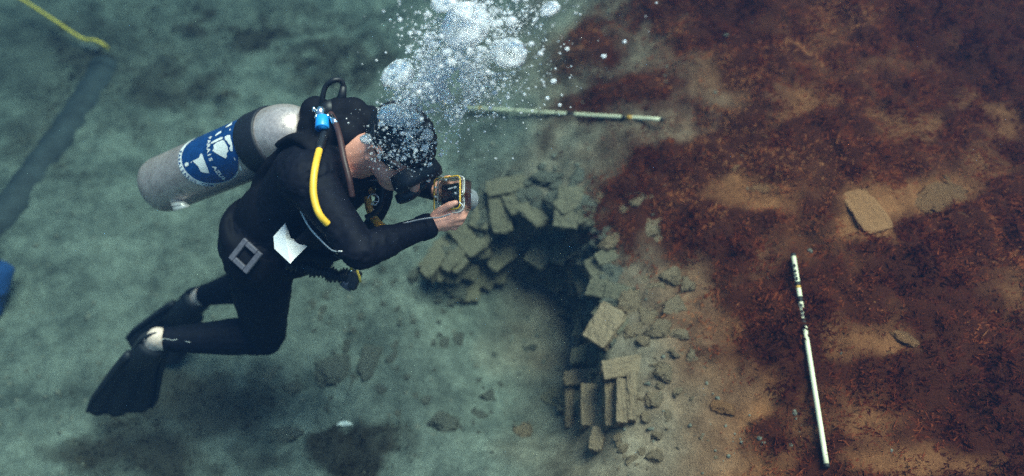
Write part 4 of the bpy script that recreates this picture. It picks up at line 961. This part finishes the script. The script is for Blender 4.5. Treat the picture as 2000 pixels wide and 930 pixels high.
# ------------------------------------------------------------------ camera in its housing
def make_housing():
    c0 = V(873, 378, 2.178); D = C3(.52, -.12, -.85); U = C3(-.02, .99, -.12); U = unit(U - D * U.dot(D)); X = np.cross(D, U)
    if X.dot(CR) < 0: X = -X
    root = empty('camera_housing', c0, 'clear underwater camera housing with yellow seal held in both hands', 'camera')
    hw, hh = .043, .045
    def rr(w, h, r, z, n=6):
        pts = []
        for cx, cy, a0 in ((w - r, h - r, 0), (-w + r, h - r, 90), (-w + r, -h + r, 180), (w - r, -h + r, 270)):
            for k in range(n + 1): a = math.radians(a0 + 90 * k / n); pts.append(c0 + X * (cx + r * math.cos(a)) + U * (cy + r * math.sin(a)) + D * z)
        return pts
    def shellbox(name, w, h, r, z0, z1, m, parent):
        a, b = rr(w, h, r, z0), rr(w, h, r, z1); n = len(a)
        return MB().add(a + b, [(k, (k + 1) % n, n + (k + 1) % n, n + k) for k in range(n)] + [tuple(range(n - 1, -1, -1)), tuple(range(n, 2 * n))]).build(name, m, parent, False, .002)
    back = shellbox('back_shell', hw, hh, .012, -.004, .016, 'clear_plastic', root)
    front = shellbox('front_shell', hw, hh, .012, .020, .058, 'clear_plastic', root)
    p = rr(hw + .001, hh + .001, .012, .000) ; p = p + [p[0]]; MB().loft(p, [.0023] * len(p), None, D, 8).build('yellow_seal', 'yellow_hose', root)
    p = rr(hw + .002, hh + .002, .012, .018) ; p = p + [p[0]]; MB().loft(p, [.0026] * len(p), None, D, 8).build('clear_flange', 'silver_label', root)
    cb = shellbox('camera_body', hw - .013, hh - .015, .006, .014, .045, 'camera_black', root)
    shellbox('screen', hw - .017, hh - .021, .002, .0128, .0135, 'camera_black', cb)
    # lens port
    pc = c0 + X * .006 + U * -.004
    prt = MB().loft([pc + D * q for q in (.058, .060, .066, .098, .102, .102, .090)], [.034, .036, .0335, .0335, .031, .027, .026], None, X, 28).build('lens_port', 'camera_silver', root)
    MB().loft([pc + D * q for q in (.086, .092)], [.026, .020], None, X, 24).build('lens', 'camera_black', prt)
    # latch, levers, buttons
    MB().box(c0 + X * (hw + .004) + D * .02 - U * .012, X, U, D, .004, .014, .012).build('latch', 'clear_plastic', root, False, .002)
    MB().box(c0 + X * (hw + .006) + D * .02 - U * .008, X, U, D, .002, .004, .010).build('latch_pin', 'chrome', root, False)
    for k, (x, y) in enumerate(((-.036, .020), (-.036, -.006), (.0, .037), (.020, -.030), (-.02, -.036), (.030, .012), (.032, -.004))):
        MB().loft([c0 + X * x + U * y + D * q for q in (-.009, -.008, -.003)], [.0025, .0034, .0034], None, X, 10).build('button', 'camera_silver', root)
    MB().box(c0 + X * .022 + U * .012 - D * .006, unit(X + U * .12), U, D, .013, .0016, .001).build('label_strip', 'white_trim', root, False)
    MB().box(c0 + U * (hh + .006) + X * .012 + D * .035, X, U, D, .010, .004, .008).build('shutter_lever', 'camera_silver', root, False, .002)
    # curved wire below the latch and lanyard
    tube('lanyard_ring', [V(897, 395, 2.14), V(904, 402, 2.14), V(903, 410, 2.14), V(893, 415, 2.14), V(882, 415, 2.15)], .0017, 'silver_label', root, 6, 8)
    tube('lanyard', [V(722, 352, 2.26), V(760, 352, 2.25), V(795, 349, 2.24), V(825, 343, 2.22), V(850, 340, 2.20), V(866, 346, 2.185)], .0022, 'grey_strap', root, 6, 8)
    P = [V(786, 437, 2.125), V(815, 430, 2.13), V(838, 426, 2.145), V(858, 425, 2.15), V(880, 418, 2.15)]; tube('wrist_strap', P, .0028, 'grey_strap', root, 6, 8, .6)
make_housing()
# neoprene cuff at the near wrist
d_ = unit(WR - ER); P = [WR - d_ * .03, WR - d_ * .005, WR + d_ * .006]
MB().loft(P, [.036, .037, .035], None, None, 22).build('cuff', 'neoprene', body)

# ================================================================== air bubbles
def make_bubbles():
    def ico(sub):
        bm = bmesh.new(); bmesh.ops.create_icosphere(bm, subdivisions=sub, radius=1); v = np.array([q.co[:] for q in bm.verts]); f = np.array([[x.index for x in q.verts] for q in bm.faces]); bm.free(); return v, f
    V3, F3 = ico(3); V1, F1 = ico(1)
    meshes = []
    for k in range(6):
        p = V3 * (1 + .10 * fbm(V3[:, 0] * 1.6 + k * 9, V3[:, 1] * 1.6, V3[:, 2] * 1.6, o=2, s=k))[:, None]; p[:, 2] *= .72
        meshes.append(mesh_np('air_bubble', p, tris=F3, m='bubble', smooth=True))
    caps = []
    for k in range(4):       # large cap-shaped bubbles: domed top, ragged flat foot
        p = V3.copy(); z = p[:, 2]; p[:, 2] = np.where(z > 0, z * .55, z * .15); p *= (1 + .26 * fbm(V3[:, 0] * 1.5 + 31 * k, V3[:, 1] * 1.5, V3[:, 2] * 1.5, o=3, s=40 + k))[:, None]
        p[:, 2] += .05 * fbm(V3[:, 0] * 3, V3[:, 1] * 3 + k, V3[:, 2] * 3, o=2, s=60)
        caps.append(mesh_np('air_bubble', p, tris=F3, m='bubble_cap', smooth=True))
    GR = 'air bubbles rising from the regulator'; small = 'single round air bubble rising above the diver\'s head'
    Zt = np.array((0, 0, 1.))
    def one(me, P, s, sq=1):
        o = bpy.data.objects.new('air_bubble', me); COL.objects.link(o); o.location = tuple(P); o.scale = (s, s * random.uniform(.8, 1.1), s * sq); o.rotation_euler = (random.uniform(-.3, .3), random.uniform(-.3, .3), random.uniform(0, 6)); return o
    big = [(910, 52, 1.76, 52, 'broad white cap shaped air bubble, the largest of the plume'), (995, 106, 1.80, 38, 'grey lens shaped air bubble below the broad white one'), (1075, 20, 1.72, 20, 'round bright air bubble apart from the plume, near loose tiny bubbles'),
           (778, 148, 1.92, 36, 'dim domed air bubble on the outer edge of the plume'), (770, 226, 2.02, 30, 'ragged pale air bubble just over the diver\'s head'), (800, 236, 2.03, 22, 'smaller ragged pale air bubble beside the one over the diver\'s head'),
           (870, 8, 1.72, 30, 'white air bubble crowded against the broad white one'), (840, 166, 1.92, 30, 'domed air bubble in the dense middle of the plume'), (862, 184, 1.93, 18, 'small dome in the dense middle of the plume'), (716, 272, 2.06, 15, 'foamy air bubble breaking off beside the diver\'s ear'), (905, 20, 1.72, 20, 'small white bubble riding on the broad white bubble'), (835, 265, 2.04, 12, 'oval white bubble in front of the dark hair')]
    for i, (px, py, d, r, lab) in enumerate(big):
        tag(one(caps[i % 4], V(px, py, d), r * d / F, 1), lab, 'bubble', GR)
    # centre line and spread of the plume (photograph pixel, depth)
    def sample(n):
        h = RNG.beta(1.25, 1.35, n); cx = np.interp(h, [0, .25, .55, 1, 1.2], [775, 810, 880, 965, 1000]); cy = np.interp(h, [0, .25, .55, 1, 1.2], [312, 255, 160, 20, -60]); cd_ = np.interp(h, [0, 1], [2.09, 1.72])
        sp = np.interp(h, [0, .3, 1], [36, 62, 92]); g = RNG.normal(0, 1, (n, 2)); g[:, 0] = np.where(g[:, 0] > 0, g[:, 0] * 1.12, g[:, 0] * .78)
        return cx + g[:, 0] * sp, cy + g[:, 1] * sp * .5, cd_ + RNG.normal(0, .05, n)
    px, py, d = sample(66000)
    ex = RNG.normal(0, 1, (1100, 3)); px, py, d = np.append(px, 738 + 30 * ex[:, 0]), np.append(py, 296 + 20 * ex[:, 1]), np.append(d, 2.025 + .015 * ex[:, 2])
    den = fbm(px / 55, py / 55, o=3, s=301); core = np.exp(-((px - np.interp(py, [0, 160, 255, 330], [950, 870, 810, 785])) / np.interp(py, [0, 330], [125, 62])) ** 2)
    kp = RNG.random(len(px)) < np.where((py > 232) & (px < 860), .22, 1) * np.clip(.13 + .60 * core, 0, 1) * (.15 + .85 * ss(-.45, .2, den)); px, py, d = px[kp], py[kp], d[kp]; rad = (.0005 + .0036 * RNG.random(len(px)) ** np.where((py > 232) & (px < 860), 3.2, 5))
    order = np.argsort(-rad); k = 0
    for i in order[:276]:
        r = rad[i] * RNG.uniform(1.0, 1.7) * (1.9 if RNG.random() < .12 else 1)
        lab = 'small air bubble in front of the diver\'s dark hair' if py[i] > 245 and px[i] < 850 else 'small loose air bubble drifting over the weed away from the plume' if px[i] > 1030 else 'small air bubble near the white scale pole' if py[i] > 190 and px[i] > 880 else 'small air bubble crowded in the dense white plume'
        tag(one(meshes[i % 6], V(px[i], py[i], d[i]), r, 1), lab, 'bubble', GR)
    rest = order[276:]; C = np.array([V(px[i], py[i], d[i]) for i in rest]); rr = rad[rest]
    P = C[:, None, :] + V1[None] * rr[:, None, None] * np.array((1, 1, .8)); nv = len(V1)
    tr = (F1[None] + (np.arange(len(rest)) * nv)[:, None, None]).reshape(-1, 3)
    tag(link('bubble_cloud', mesh_np('bubble_cloud', P.reshape(-1, 3), tris=tr, m='bubble', smooth=True)), 'cloud of fine silvery bubbles rising from the regulator', 'bubbles', None, 'stuff')
make_bubbles()

# ================================================================== the water itself
def make_water():
    me = bpy.data.meshes.new('haze'); x0, x1, y0, y1, z0, z1 = -16, 16, -16, 18, -3.0, 2.75
    me.from_pydata([(x, y, z) for z in (z0, z1) for y in (y0, y1) for x in (x0, x1)], [], [(0, 2, 3, 1), (4, 5, 7, 6), (0, 1, 5, 4), (2, 6, 7, 3), (0, 4, 6, 2), (1, 3, 7, 5)])
    me.materials.append(MATS['sea_water']); tag(link('haze', me), 'murky blue green sea water filling the whole place', 'water', None, 'stuff')
make_water()
